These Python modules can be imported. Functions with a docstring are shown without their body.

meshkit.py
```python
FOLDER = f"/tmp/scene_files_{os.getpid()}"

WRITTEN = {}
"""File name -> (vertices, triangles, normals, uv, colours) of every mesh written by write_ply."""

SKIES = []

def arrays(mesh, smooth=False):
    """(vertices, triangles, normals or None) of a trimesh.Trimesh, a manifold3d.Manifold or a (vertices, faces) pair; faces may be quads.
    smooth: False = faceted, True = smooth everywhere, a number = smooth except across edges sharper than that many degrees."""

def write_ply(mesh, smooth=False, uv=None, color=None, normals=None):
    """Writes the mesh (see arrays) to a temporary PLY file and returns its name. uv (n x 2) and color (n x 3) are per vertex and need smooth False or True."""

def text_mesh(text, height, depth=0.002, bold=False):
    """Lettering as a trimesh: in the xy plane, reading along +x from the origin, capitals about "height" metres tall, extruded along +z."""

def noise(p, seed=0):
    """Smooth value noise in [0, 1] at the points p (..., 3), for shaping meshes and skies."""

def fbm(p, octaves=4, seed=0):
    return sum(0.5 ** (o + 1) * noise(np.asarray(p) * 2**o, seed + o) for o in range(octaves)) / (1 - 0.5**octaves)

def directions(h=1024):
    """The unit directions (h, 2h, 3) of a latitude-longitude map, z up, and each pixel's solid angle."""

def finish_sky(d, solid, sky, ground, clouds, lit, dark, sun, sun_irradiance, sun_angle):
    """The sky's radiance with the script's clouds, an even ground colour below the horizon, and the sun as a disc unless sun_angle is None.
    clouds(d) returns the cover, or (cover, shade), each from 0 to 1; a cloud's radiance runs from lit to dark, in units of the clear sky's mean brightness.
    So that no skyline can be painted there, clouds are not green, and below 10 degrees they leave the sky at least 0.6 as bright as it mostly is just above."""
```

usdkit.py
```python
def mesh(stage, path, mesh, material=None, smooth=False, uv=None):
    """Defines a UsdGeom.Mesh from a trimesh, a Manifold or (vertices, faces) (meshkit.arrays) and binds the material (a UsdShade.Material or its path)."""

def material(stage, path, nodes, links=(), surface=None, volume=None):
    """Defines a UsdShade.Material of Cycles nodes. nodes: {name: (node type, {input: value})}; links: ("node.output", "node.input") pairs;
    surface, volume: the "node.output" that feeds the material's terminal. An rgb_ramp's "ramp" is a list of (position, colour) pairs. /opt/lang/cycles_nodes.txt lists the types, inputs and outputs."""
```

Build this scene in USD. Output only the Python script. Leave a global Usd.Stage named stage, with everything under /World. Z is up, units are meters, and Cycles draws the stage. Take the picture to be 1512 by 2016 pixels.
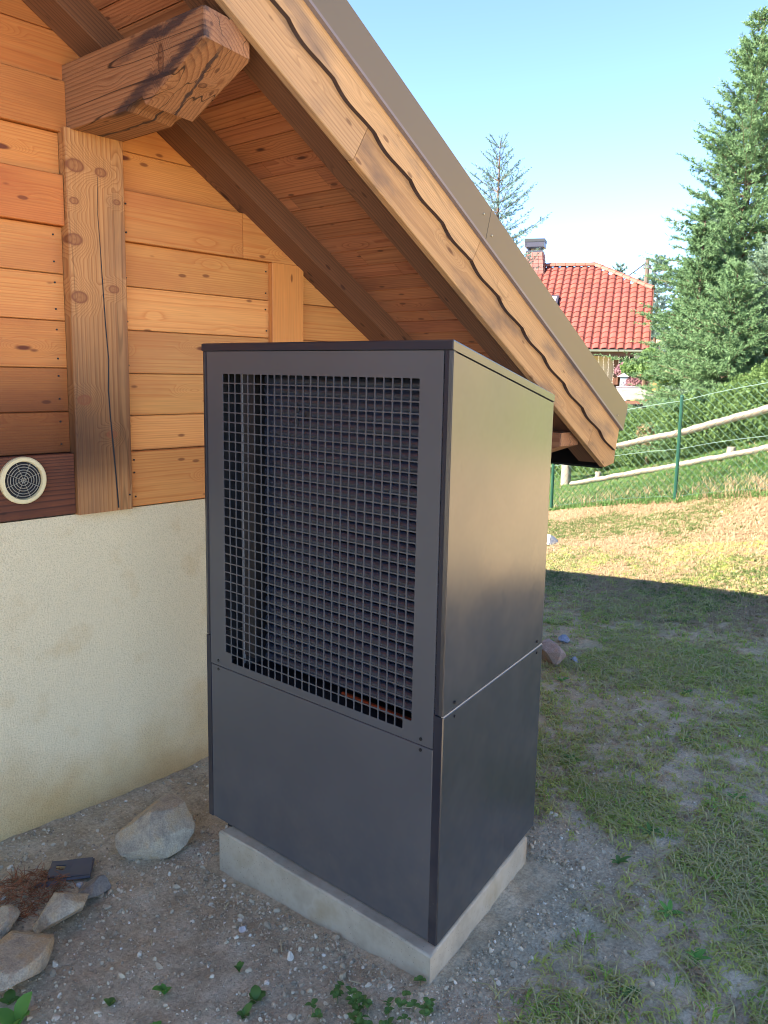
import math, random
import numpy as np, trimesh, meshkit, usdkit
from scipy.interpolate import RBFInterpolator
from shapely.geometry import box as sbox, Polygon
from pxr import Usd, UsdGeom, UsdLux, UsdShade, Sdf, Gf, Vt

random.seed(7)
rng = np.random.default_rng(7)
stage = Usd.Stage.CreateInMemory()
UsdGeom.SetStageUpAxis(stage, 'Z')
world = UsdGeom.Xform.Define(stage, '/World')
UsdGeom.Scope.Define(stage, '/World/Looks')

# ------------------------------------------------------------------ camera, sky, sun, exposure
FPX, CX, CY = 1648.5 * 768 / 1512, 764.9 * 768 / 1512, 991.5 * 1024 / 2016
YAW, PITCH, ROLL, EYE = 0.7117, -0.1540, 0.0192, 1.63
EXPOSURE = 2.6
SUN_AZ, SUN_EL = math.radians(152), math.radians(37)
SUN_I, SKY_I = 1.15, 0.122
AP = 36.0
fw = np.array([math.cos(PITCH) * math.cos(YAW), math.cos(PITCH) * math.sin(YAW), math.sin(PITCH)])
rt = np.array([math.sin(YAW), -math.cos(YAW), 0.0])
up = np.cross(rt, fw)
cr, sr = math.cos(ROLL), math.sin(ROLL)
RT, UP = cr * rt + sr * up, -sr * rt + cr * up
cam = UsdGeom.Camera.Define(stage, '/World/camera')
cam.CreateHorizontalApertureAttr(AP)
cam.CreateVerticalApertureAttr(AP * 1024 / 768)
cam.CreateFocalLengthAttr(FPX / 768 * AP)
cam.CreateHorizontalApertureOffsetAttr(-(CX - 384) / 768 * AP)
cam.CreateVerticalApertureOffsetAttr((CY - 512) / 768 * AP)
cam.CreateClippingRangeAttr(Gf.Vec2f(0.05, 2000))
cam.CreateExposureAttr(EXPOSURE)
cam.AddTransformOp().Set(Gf.Matrix4d(*RT, 0, *UP, 0, *(-fw), 0, 0, 0, EYE, 1))

sun_dir = np.array([math.cos(SUN_EL) * math.cos(SUN_AZ), math.cos(SUN_EL) * math.sin(SUN_AZ), math.sin(SUN_EL)])
dome = UsdLux.DomeLight.Define(stage, '/World/sky')
sky_m = usdkit.material(stage, '/World/Looks/sky_light', {
    's': ('sky_texture', {'sky_type': 'single_scattering', 'sun_disc': False, 'sun_elevation': SUN_EL,
                          'sun_rotation': math.atan2(sun_dir[0], sun_dir[1]), 'altitude': 900.0, 'air_density': 0.5, 'aerosol_density': 0.1, 'ozone_density': 2.4}),
    'b': ('background_shader', {'strength': SKY_I})}, [('s.color', 'b.color')], surface='b.background')
UsdShade.MaterialBindingAPI.Apply(dome.GetPrim()).Bind(sky_m)
dome.GetPrim().SetCustomDataByKey('kind', 'structure')
sun = UsdLux.DistantLight.Define(stage, '/World/sun')
sun.CreateIntensityAttr(SUN_I); sun.CreateAngleAttr(0.53); sun.CreateNormalizeAttr(True)
sun.CreateColorAttr(Gf.Vec3f(1.0, 0.91, 0.75))
zc = sun_dir; xc = np.cross([0, 0, 1], zc); xc /= np.linalg.norm(xc); yc = np.cross(zc, xc)
sun.AddTransformOp().Set(Gf.Matrix4d(*xc, 0, *yc, 0, *zc, 0, *(sun_dir * 30), 1))

# ------------------------------------------------------------------ helpers
def S(r, g, b):
    c = np.array([r, g, b]) / 255.0
    return tuple(np.where(c <= 0.04045, c / 12.92, ((c + 0.055) / 1.055) ** 2.4))

USED = {}
def path_of(parent, name):
    base = (parent or '/World') + '/' + name
    k = USED.get(base, -1) + 1
    USED[base] = k
    return base if k == 0 else f'{base}_{k:03d}'

def tag(path, label=None, cat=None, group=None, kind=None):
    p = stage.GetPrimAtPath(path)
    for k, v in (('label', label), ('category', cat), ('group', group), ('kind', kind)):
        if v: p.SetCustomDataByKey(k, v)
    return path

def thing(name, loc, label, cat, group=None, rz=0.0, kind=None):
    p = path_of(None, name)
    x = UsdGeom.Xform.Define(stage, p)
    x.AddTranslateOp().Set(Gf.Vec3d(*map(float, loc)))
    if rz: x.AddRotateZOp().Set(math.degrees(rz))
    return tag(p, label, cat, group, kind)

def vf(m):
    if isinstance(m, (tuple, list)):
        v, f = np.asarray(m[0], float), np.asarray(m[1], int)
        if f.ndim == 2 and f.shape[1] == 4: f = np.vstack([f[:, [0, 1, 2]], f[:, [0, 2, 3]]])
        return v, f
    return np.asarray(m.vertices, float), np.asarray(m.faces, int)

def obj(parent, name, mesh, mat, frame=None, smooth=False, attrs=None, label=None, cat=None, group=None, kind=None):
    """One Mesh. frame = 4x4 (columns x, y, z, origin) from mesh space to the parent's space."""
    p = path_of(parent, name)
    v, f = vf(mesh)
    if attrs and smooth not in (False, True):
        v2, f2, _ = meshkit.arrays((v, f), smooth)
        attrs = {k: np.tile(np.asarray(a, float).mean(0), (len(v2), 1)) for k, a in attrs.items()}
    m = usdkit.mesh(stage, p, (v, f), MAT[mat] if isinstance(mat, str) else mat, smooth=smooth)
    if frame is not None:
        m.AddTransformOp().Set(Gf.Matrix4d(*np.asarray(frame, float).T.ravel().tolist()))
    for k, a in (attrs or {}).items():
        a = np.asarray(a, np.float32)
        UsdGeom.PrimvarsAPI(m).CreatePrimvar(k, Sdf.ValueTypeNames.Color3fArray, 'vertex').Set(Vt.Vec3fArray.FromNumpy(a))
    tag(p, label, cat, group, kind)
    return p

def cat(meshes):
    vs, fs, n = [], [], 0
    for m in meshes:
        v, f = vf(m)
        vs.append(v); fs.append(f + n); n += len(v)
    return np.vstack(vs), np.vstack(fs)

def bx(x0, x1, y0, y1, z0, z1, c=0.0):
    if c <= 0:
        m = trimesh.creation.box([x1 - x0, y1 - y0, z1 - z0]); m.apply_translation([(x0 + x1) / 2, (y0 + y1) / 2, (z0 + z1) / 2]); return m
    P = []
    for sx in (0, 1):
        for sy in (0, 1):
            for sz in (0, 1):
                q = np.array([(x0, x1)[sx], (y0, y1)[sy], (z0, z1)[sz]], float)
                d = c * np.array([1 - 2 * sx, 1 - 2 * sy, 1 - 2 * sz])
                for k in range(3):
                    r = q + d; r[k] = q[k]; P.append(r)
    return trimesh.convex.convex_hull(np.array(P))

def prism(poly, axis_pts):
    """Sweep a closed 2-D polygon (list of (y, z)) along local x at given x stations: (x, dy, dz, scale)."""
    poly = np.asarray(poly, float); k = len(poly); V = []
    for s in axis_pts:
        x, dy, dz, sc = (list(s) + [0, 0, 1][len(s) - 1:]) if len(s) < 4 else s
        V.append(np.column_stack([np.full(k, x), poly[:, 0] * sc + dy, poly[:, 1] * sc + dz]))
    V = np.vstack(V); n = len(axis_pts); F = []
    for i in range(n - 1):
        for j in range(k):
            a, b2 = i * k + j, i * k + (j + 1) % k
            F += [(a, b2, b2 + k), (a, b2 + k, a + k)]
    for e in (0, n - 1):
        c = len(V); V = np.vstack([V, V[e * k:(e + 1) * k].mean(0)])
        for j in range(k):
            a, b2 = e * k + j, e * k + (j + 1) % k
            F.append((c, b2, a) if e == 0 else (c, a, b2))
    return V, np.array(F)

def oct_profile(W, T, c):
    return [(c, 0), (W - c, 0), (W, c), (W, T - c), (W - c, T), (c, T), (0, T - c), (0, c)]

def frame(o, x, y=None, z=None):
    x = np.array(x, float); x /= np.linalg.norm(x)
    if z is None:
        y = np.array(y, float); y -= x * (x @ y); y /= np.linalg.norm(y); z = np.cross(x, y)
    else:
        z = np.array(z, float); z -= x * (x @ z); z /= np.linalg.norm(z); y = np.cross(z, x)
    M = np.eye(4); M[:3, 0], M[:3, 1], M[:3, 2], M[:3, 3] = x, y, z, o
    return M

def beam(parent, name, mat, fr, L, W, T, seg=1, ch=0.003, tint=(1, 1, 1), wob=0.0, tintfn=None, shift=True, clip=None, **kw):
    """A piece of timber along local x. Its texture space is shifted at random so that no two share their grain."""
    off = np.array([rng.uniform(-30, 30), rng.uniform(-0.16, 0.16) - W / 2, rng.uniform(0.03, 0.16)])
    if not shift: off = np.zeros(3)
    xs = np.linspace(0, L, seg + 1)
    st = [(x, *(rng.normal(0, wob, 2)), 1.0) for x in xs]
    v, f = prism(oct_profile(W, T, ch), st)
    if clip is not None: v[:, 0] = np.minimum(v[:, 0], clip(v))
    t = np.tile(np.asarray(tint, float), (len(v), 1))
    if tintfn is not None: t = t * tintfn(v)
    v = v + off
    M = fr.copy(); M[:3, 3] = fr[:3, 3] - fr[:3, :3] @ off
    return obj(parent, name, (v, f), mat, M, attrs={'tint': t}, **kw)

def tube(pts, r, k=8, close=True):
    pts = np.asarray(pts, float); r = np.broadcast_to(r, (len(pts),))
    t = np.gradient(pts, axis=0); t /= np.linalg.norm(t, axis=1, keepdims=True) + 1e-12
    a = np.cross(t, np.where(np.abs(t[:, 2:]) < 0.9, [0, 0, 1.0], [1.0, 0, 0])); a /= np.linalg.norm(a, axis=1, keepdims=True) + 1e-12
    b = np.cross(t, a); g = np.arange(k) * 2 * np.pi / k
    v = (pts[:, None] + r[:, None, None] * (np.cos(g)[None, :, None] * a[:, None] + np.sin(g)[None, :, None] * b[:, None])).reshape(-1, 3)
    F = []
    for i in range(len(pts) - 1):
        for j in range(k):
            p, q = i * k + j, i * k + (j + 1) % k
            F += [(p, q, q + k), (p, q + k, p + k)]
    if close:
        n = len(v); v = np.vstack([v, pts[0], pts[-1]]); e = (len(pts) - 1) * k
        for j in range(k):
            F += [(n, (j + 1) % k, j), (n + 1, e + j, e + (j + 1) % k)]
    return v, np.array(F)

def rock(seed, size, cuts=9, sub=3, rough=0.10):
    """An angular stone: a sphere cut by planes, roughened."""
    r = np.random.default_rng(seed)
    m = trimesh.creation.icosphere(sub, 1.0)
    v = np.array(m.vertices)
    for _ in range(cuts):
        n = r.normal(size=3); n /= np.linalg.norm(n); d = r.uniform(0.46, 0.80)
        h = v @ n; v = v - np.outer(np.maximum(h - d, 0), n)
    v *= 1 + rough * (meshkit.fbm(v * 2.3 + seed, 4, seed) - 0.5)[:, None] + rough * 0.5 * (meshkit.fbm(v * 8 + seed, 3, seed + 5) - 0.5)[:, None]
    return v * np.asarray(size), np.array(m.faces)

# ------------------------------------------------------------------ materials
MAT = {}
def mat(name, nodes, links, surface='p.BSDF', volume=None):
    MAT[name] = usdkit.material(stage, '/World/Looks/' + name, nodes, links, surface=surface, volume=volume)

def wood(name, light, dark, knot, stain, stain_amt=0.5, rough=0.62, ring=34.0, bump=0.35, crack=0.0, blotch_scale=2.2, knot_amt=1.0, fine=0.22, spec=0.35, knots=(), streaks=()):
    N = {
        'tc': ('texture_coordinate', {}),
        'kv': ('mapping', {'scale': (2.3, 8.0, 8.0)}),
        'kn': ('voronoi_texture', {'scale': 1.0, 'feature': 'f1', 'randomness': 1.0}),
        'km': ('map_range', {'from_min': 0.095, 'from_max': 0.045, 'to_min': 0.0, 'to_max': knot_amt, 'range_type': 'smoothstep', 'clamp': True}),
        'kh': ('map_range', {'from_min': 0.32, 'from_max': 0.05, 'to_min': 0.0, 'to_max': 0.035, 'range_type': 'smoothstep', 'clamp': True}),
        'kadd': ('combine_xyz', {}),
        'sv': ('mapping', {'scale': (0.055, 1.0, 1.0)}),
        'wv': ('vector_math', {'math_type': 'add'}),
        'w': ('wave_texture', {'wave_type': 'rings', 'rings_direction': 'x', 'profile': 'saw', 'scale': ring, 'distortion': 3.6, 'detail': 3.0, 'detail_scale': 0.7, 'detail_roughness': 0.55}),
        'wr': ('rgb_ramp', {'ramp': [(0.0, light), (0.55, tuple(0.72 * np.array(light) + 0.28 * np.array(dark))), (0.86, dark), (1.0, light)]}),
        'fv': ('mapping', {'scale': (5.0, 230.0, 230.0)}),
        'fn': ('noise_texture', {'scale': 1.0, 'detail': 2.0}),
        'fr': ('map_range', {'from_min': 0.25, 'from_max': 0.75, 'to_min': 1.0 - fine, 'to_max': 1.0 + fine * 0.5}),
        'fm': ('mix_color', {'blend_type': 'multiply', 'fac': 1.0}),
        'bv': ('mapping', {'scale': (0.8, 2.2, 2.2)}),
        'bn': ('noise_texture', {'scale': blotch_scale, 'detail': 4.0, 'roughness': 0.6}),
        'br': ('map_range', {'from_min': 0.48, 'from_max': 0.72, 'to_min': 0.0, 'to_max': stain_amt, 'range_type': 'smoothstep', 'clamp': True}),
        'bm': ('mix_color', {'blend_type': 'mix', 'b': stain}),
        'tn': ('noise_texture', {'scale': 1.3, 'detail': 2.0}),
        'tr': ('map_range', {'from_min': 0.3, 'from_max': 0.7, 'to_min': 0.84, 'to_max': 1.12}),
        'tm': ('mix_color', {'blend_type': 'multiply', 'fac': 1.0, 'use_clamp': False}),
        'kmix': ('mix_color', {'blend_type': 'mix', 'b': knot}),
        'k2v': ('mapping', {'scale': (5.5, 15.0, 15.0)}), 'k2': ('voronoi_texture', {'scale': 1.0, 'feature': 'f1'}),
        'k2m': ('map_range', {'from_min': 0.13, 'from_max': 0.07, 'to_min': 0.0, 'to_max': 0.75 * knot_amt, 'range_type': 'smoothstep', 'clamp': True}), 'k2x': ('mix_color', {'b': knot}),
        'at': ('attribute', {'attribute': 'tint'}),
        'am': ('mix_color', {'blend_type': 'multiply', 'fac': 1.0, 'use_clamp': False}),
        'hb': ('math', {'math_type': 'multiply_add', 'value2': 0.5}),
        'bp': ('bump', {'strength': bump, 'distance': 0.0025}),
        'p': ('principled_bsdf', {'roughness': rough, 'specular_ior_level': spec}),
    }
    L = [('tc.object', 'kv.vector'), ('kv.vector', 'kn.vector'), ('kn.distance', 'km.value'), ('kn.distance', 'kh.value'),
         ('kh.result', 'kadd.y'), ('kh.result', 'kadd.z'), ('tc.object', 'sv.vector'), ('sv.vector', 'wv.vector1'), ('kadd.vector', 'wv.vector2'),
         ('wv.vector', 'w.vector'), ('w.fac', 'wr.fac'), ('tc.object', 'fv.vector'), ('fv.vector', 'fn.vector'), ('fn.fac', 'fr.value'),
         ('wr.color', 'fm.a'), ('fr.result', 'fm.b'), ('tc.object', 'bv.vector'), ('bv.vector', 'bn.vector'), ('bn.fac', 'br.value'), ('br.result', 'bm.fac'), ('fm.result', 'bm.a'),
         ('sv.vector', 'tn.vector'), ('tn.fac', 'tr.value'), ('bm.result', 'tm.a'), ('tr.result', 'tm.b'), ('tm.result', 'kmix.a'), ('km.result', 'kmix.fac'),
         ('tc.object', 'k2v.vector'), ('k2v.vector', 'k2.vector'), ('k2.distance', 'k2m.value'), ('kmix.result', 'k2x.a'), ('k2m.result', 'k2x.fac'), ('k2x.result', 'am.a'), ('at.color', 'am.b'),
         ('w.fac', 'hb.value1'), ('fn.fac', 'hb.value3'), ('hb.value', 'bp.height'), ('bp.normal', 'p.normal')]
    last = 'am.result'
    if crack:
        N['cv'] = ('mapping', {'scale': (0.45, 9.0, 9.0)})
        N['cn'] = ('noise_texture', {'scale': 1.0, 'detail': 2.0, 'distortion': 0.1})
        N['ca'] = ('math', {'math_type': 'subtract', 'value2': 0.5})
        N['cb'] = ('math', {'math_type': 'absolute'})
        N['cm'] = ('map_range', {'from_min': 0.007, 'from_max': 0.002, 'to_min': 0.0, 'to_max': crack, 'clamp': True})
        N['cx'] = ('mix_color', {'blend_type': 'mix', 'b': tuple(0.10 * np.array(dark))})
        L += [('tc.object', 'cv.vector'), ('cv.vector', 'cn.vector'), ('cn.fac', 'ca.value1'), ('ca.value', 'cb.value1'), ('cb.value', 'cm.value'), (last, 'cx.a'), ('cm.result', 'cx.fac')]
        last = 'cx.result'
    wsum = None
    for i, (kx, ky, kz, kr) in enumerate(knots):                     # the large knots of this one timber
        N[f'q{i}a'] = ('vector_math', {'math_type': 'subtract', 'vector2': (kx, ky, kz)}); N[f'q{i}b'] = ('vector_math', {'math_type': 'multiply', 'vector2': (1.25 / kr, 0.85 / kr, 0.4 / kr)})
        N[f'q{i}c'] = ('vector_math', {'math_type': 'length'}); N[f'q{i}n'] = ('noise_texture', {'scale': 60.0}); N[f'q{i}d'] = ('math', {'math_type': 'multiply_add', 'value2': 0.5, 'value3': 0.0})
        N[f'q{i}r'] = ('rgb_ramp', {'ramp': [(0.0, (0.66,) * 3), (0.16, (0.42,) * 3), (0.30, (0.56,) * 3), (0.42, (0.9,) * 3), (0.50, (0.22,) * 3), (0.60, (0.0,) * 3), (1.0, (0.0,) * 3)]})
        N[f'q{i}w'] = ('map_range', {'from_min': 3.4, 'from_max': 0.2, 'to_min': 0.0, 'to_max': 0.05, 'range_type': 'smoothstep', 'clamp': True}); N[f'q{i}x'] = ('mix_color', {'b': knot})
        L += [('tc.object', f'q{i}a.vector1'), (f'q{i}a.vector', f'q{i}b.vector1'), (f'q{i}b.vector', f'q{i}c.vector1'), (f'q{i}c.value', f'q{i}d.value1'), (f'q{i}d.value', f'q{i}r.fac'), (last, f'q{i}x.a'), (f'q{i}r.color', f'q{i}x.fac'), (f'q{i}c.value', f'q{i}w.value')]
        last = f'q{i}x.result'
        if wsum is None: wsum = f'q{i}w.result'
        else:
            N[f'q{i}s'] = ('math', {'math_type': 'add'}); L += [(wsum, f'q{i}s.value1'), (f'q{i}w.result', f'q{i}s.value2')]; wsum = f'q{i}s.value'
    if wsum:
        N['wx'] = ('combine_xyz', {}); N['wv2'] = ('vector_math', {'math_type': 'add'}); L.remove(('wv.vector', 'w.vector'))
        L += [(wsum, 'wx.y'), (wsum, 'wx.z'), ('wv.vector', 'wv2.vector1'), ('wx.vector', 'wv2.vector2'), ('wv2.vector', 'w.vector')]
    for i, (nrm_, dist, amp, w0, w1, frm) in enumerate(streaks):      # dark weather stains running across this timber
        N[f's{i}d'] = ('vector_math', {'math_type': 'dot_product', 'vector2': nrm_}); N[f's{i}m'] = ('mapping', {'scale': (7.0, 18.0, 22.0)}); N[f's{i}n'] = ('noise_texture', {'scale': 1.0, 'detail': 5.0, 'roughness': 0.65})
        N[f's{i}a'] = ('math', {'math_type': 'multiply_add', 'value2': amp}); N[f's{i}b'] = ('math', {'math_type': 'subtract', 'value2': dist + amp * 0.5}); N[f's{i}c'] = ('math', {'math_type': 'absolute'})
        N[f's{i}r'] = ('map_range', {'from_min': w1, 'from_max': w0, 'to_min': 0.0, 'to_max': 0.86, 'range_type': 'smoothstep', 'clamp': True}); N[f's{i}x'] = ('mix_color', {'b': S(44, 36, 40)})
        N[f's{i}s'] = ('separate_xyz', {}); N[f's{i}g'] = ('map_range', {'from_min': frm[0], 'from_max': frm[1], 'to_min': 0.0, 'to_max': 1.0, 'clamp': True}); N[f's{i}h'] = ('math', {'math_type': 'multiply'}); N[f's{i}k'] = ('map_range', {'from_min': 0.035, 'from_max': 0.012, 'to_min': 0.0 if i < 2 else 1.0, 'to_max': 1.0, 'clamp': True}); N[f's{i}l'] = ('math', {'math_type': 'multiply'})
        L += [('tc.object', f's{i}d.vector1'), ('tc.object', f's{i}m.vector'), (f's{i}m.vector', f's{i}n.vector'), (f's{i}n.fac', f's{i}a.value1'), (f's{i}d.value', f's{i}a.value3'), (f's{i}a.value', f's{i}b.value1'), (f's{i}b.value', f's{i}c.value1'),
              (f's{i}c.value', f's{i}r.value'), ('tc.object', f's{i}s.vector'), (f's{i}s.x', f's{i}g.value'), (f's{i}g.result', f's{i}h.value1'), (f's{i}r.result', f's{i}h.value2'), (f's{i}s.y', f's{i}k.value'), (f's{i}k.result', f's{i}l.value1'), (f's{i}h.value', f's{i}l.value2'), (last, f's{i}x.a'), (f's{i}l.value', f's{i}x.fac')]
        last = f's{i}x.result'
    L.append((last, 'p.base_color'))
    mat(name, N, L)

wood('pine_cladding', S(206, 143, 78), S(193, 122, 62), S(104, 52, 26), S(182, 110, 60), 0.55, rough=0.55, ring=52, bump=0.2, fine=.15)
# the corner post: local x up from its foot, y leftwards from its right edge
KN = [(1.744 - x_, z_ - 1.105, r_) for x_, z_, r_ in ((1.556, 2.312, .030), (1.652, 2.306, .021), (1.548, 2.195, .016), (1.712, 2.215, .013), (1.545, 2.067, .027), (1.556, 1.873, .028), (1.690, 1.911, .019), (1.560, 1.517, .024), (1.664, 1.39, .019))]
wood('weathered_pine', S(184, 136, 86), S(156, 104, 60), S(116, 64, 38), S(132, 98, 70), 0.55, crack=0.35, bump=0.45, ring=22, knot_amt=0.0, knots=[(z_, y_, .068, r_) for y_, z_, r_ in KN])
wood('dark_cladding', S(112, 66, 42), S(66, 38, 28), S(44, 24, 16), S(58, 36, 30), 0.7, bump=0.6)
# the big purlin: local x = depth, y = across, z = height above its underside
wood('beam_wood', S(164, 120, 84), S(130, 86, 57), S(80, 48, 32), S(98, 66, 50), 0.5, crack=0.9, blotch_scale=1.2, bump=0.6, ring=24,
     knots=[(2.255, 0.0, .105, .020), (2.215, .12, .06, .014)],
     streaks=[((-.139, 0, -.99), -.499, .10, .008, .030, (2.55, 2.35)), ((-.31, 0, -.95), -.765, .10, .006, .034, (2.9, 2.5)), ((0.0, 1.0, 0.35), .115, .05, .003, .008, (2.05, 2.1))])
wood('rafter_wood', S(128, 90, 62), S(98, 64, 43), S(56, 30, 20), S(104, 68, 46), 0.6, bump=0.5)
wood('soffit_wood', S(160, 102, 66), S(134, 78, 48), S(62, 30, 20), S(110, 60, 40), 0.5)
wood('fascia_wood', S(192, 154, 108), S(172, 134, 92), S(104, 72, 48), S(122, 100, 82), 0.9, crack=0.3, bump=0.5, ring=36, blotch_scale=3.0)
wood('grey_rail_wood', S(168, 154, 140), S(136, 120, 106), S(90, 74, 62), S(126, 116, 106), 0.6, crack=0.6)
wood('brown_post_wood', S(104, 66, 50), S(74, 46, 36), S(46, 28, 20), S(66, 48, 40), 0.5)

def plain(name, col, rough=0.5, metallic=0.0, spec=0.5, noise=0.06, nscale=6.0, bump=0.0, bscale=300.0, bdist=0.0004, coat=0.0, ior=1.5, tint=False):
    N = {'g': ('geometry', {}), 'n': ('noise_texture', {'scale': nscale, 'detail': 4.0}),
         'm': ('map_range', {'from_min': 0.3, 'from_max': 0.7, 'to_min': 1 - noise, 'to_max': 1 + noise}),
         'c': ('mix_color', {'blend_type': 'multiply', 'fac': 1.0, 'a': col, 'use_clamp': False}),
         'p': ('principled_bsdf', {'roughness': rough, 'metallic': metallic, 'specular_ior_level': spec, 'coat_weight': coat, 'ior': ior})}
    L = [('g.position', 'n.vector'), ('n.fac', 'm.value'), ('m.result', 'c.b')]
    last = 'c.result'
    if tint:
        N['at'] = ('attribute', {'attribute': 'tint'}); N['t'] = ('mix_color', {'blend_type': 'multiply', 'fac': 1.0})
        L += [(last, 't.a'), ('at.color', 't.b')]; last = 't.result'
    L.append((last, 'p.base_color'))
    if bump:
        N['b'] = ('noise_texture', {'scale': bscale, 'detail': 2.0}); N['bp'] = ('bump', {'strength': bump, 'distance': bdist})
        L += [('g.position', 'b.vector'), ('b.fac', 'bp.height'), ('bp.normal', 'p.normal')]
    mat(name, N, L)

def casing(name, col, rough, metallic, dust=.35, wav=.25):
    mat(name, {'g': ('geometry', {}), 'n': ('noise_texture', {'scale': 3.0, 'detail': 5.0}), 'm': ('map_range', {'from_min': 0.3, 'from_max': 0.7, 'to_min': .96, 'to_max': 1.04}), 'c': ('mix_color', {'blend_type': 'multiply', 'fac': 1.0, 'a': col, 'use_clamp': False}),
        's': ('separate_xyz', {}), 'dn': ('noise_texture', {'scale': 7.0, 'detail': 7.0, 'roughness': 0.7}), 'dz': ('map_range', {'from_min': .62, 'from_max': .08, 'to_min': 0.0, 'to_max': 1.0, 'range_type': 'smoothstep', 'clamp': True}),
        'dm': ('map_range', {'from_min': .40, 'from_max': .72, 'to_min': .12, 'to_max': 1.0, 'clamp': True}), 'dd': ('math', {'math_type': 'multiply'}), 'df': ('math', {'math_type': 'multiply', 'value2': dust}),
        'sp': ('voronoi_texture', {'scale': 46.0}), 'sm': ('map_range', {'from_min': .10, 'from_max': .04, 'to_min': 0.0, 'to_max': .5, 'clamp': True}), 'sd': ('math', {'math_type': 'multiply'}), 'ad': ('math', {'math_type': 'add', 'use_clamp': True}),
        'x': ('mix_color', {'b': S(140, 126, 108)}), 'rn': ('noise_texture', {'scale': 5.0, 'detail': 4.0}), 'rr': ('map_range', {'from_min': .3, 'from_max': .7, 'to_min': rough * .85, 'to_max': rough * 1.2}),
        'w1': ('noise_texture', {'scale': 2.6, 'detail': 1.0}), 'w2': ('noise_texture', {'scale': 800.0, 'detail': 1.0}), 'b1': ('bump', {'strength': wav, 'distance': 0.006}), 'b2': ('bump', {'strength': .06, 'distance': 0.0004}),
        'p': ('principled_bsdf', {'metallic': metallic})},
        [('g.position', 'n.vector'), ('n.fac', 'm.value'), ('m.result', 'c.b'), ('g.position', 's.vector'), ('s.z', 'dz.value'), ('g.position', 'dn.vector'), ('dn.fac', 'dm.value'), ('dz.result', 'dd.value1'), ('dm.result', 'dd.value2'), ('dd.value', 'df.value1'),
         ('g.position', 'sp.vector'), ('sp.distance', 'sm.value'), ('sm.result', 'sd.value1'), ('dd.value', 'sd.value2'), ('df.value', 'ad.value1'), ('sd.value', 'ad.value2'), ('c.result', 'x.a'), ('ad.value', 'x.fac'), ('x.result', 'p.base_color'),
         ('g.position', 'rn.vector'), ('rn.fac', 'rr.value'), ('rr.result', 'p.roughness'), ('g.position', 'w1.vector'), ('w1.fac', 'b1.height'), ('g.position', 'w2.vector'), ('w2.fac', 'b2.height'), ('b1.normal', 'b2.normal'), ('b2.normal', 'p.normal')])
casing('panel_front', S(84, 84, 85), .42, .25, .28)
casing('panel_side', S(93, 92, 92), .25, .8, .30, .35)
casing('casing_dark', S(40, 40, 48), .40, .2, .25)
plain('screw_black', S(16, 16, 18), 0.5)
plain('black_inside', S(14, 15, 18), 0.7)
plain('inner_plate', S(32, 30, 30), 0.6)
plain('bright_edge', S(176, 170, 160), 0.4, 0.6)
plain('copper', S(140, 76, 52), 0.45, 1.0)
plain('edge_stain', S(64, 46, 38), 0.8)
plain('verge_metal', S(104, 89, 66), 0.42, 0.1, 0.45, 0.03, nscale=1.5)
plain('verge_rim', S(118, 104, 98), 0.45)
plain('roof_felt', S(70, 64, 60), 0.8)
plain('rivet', S(196, 180, 150), 0.3, 0.8)
plain('vent_cream', S(212, 194, 146), 0.45, noise=0.03)
plain('vent_wire', S(150, 142, 122), 0.4)
plain('fence_green', S(18, 62, 48), 0.4)
plain('fence_wire', S(76, 104, 90), 0.6, spec=.2)
plain('fence_steel', S(128, 150, 140), 0.4, 0.3)
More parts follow.
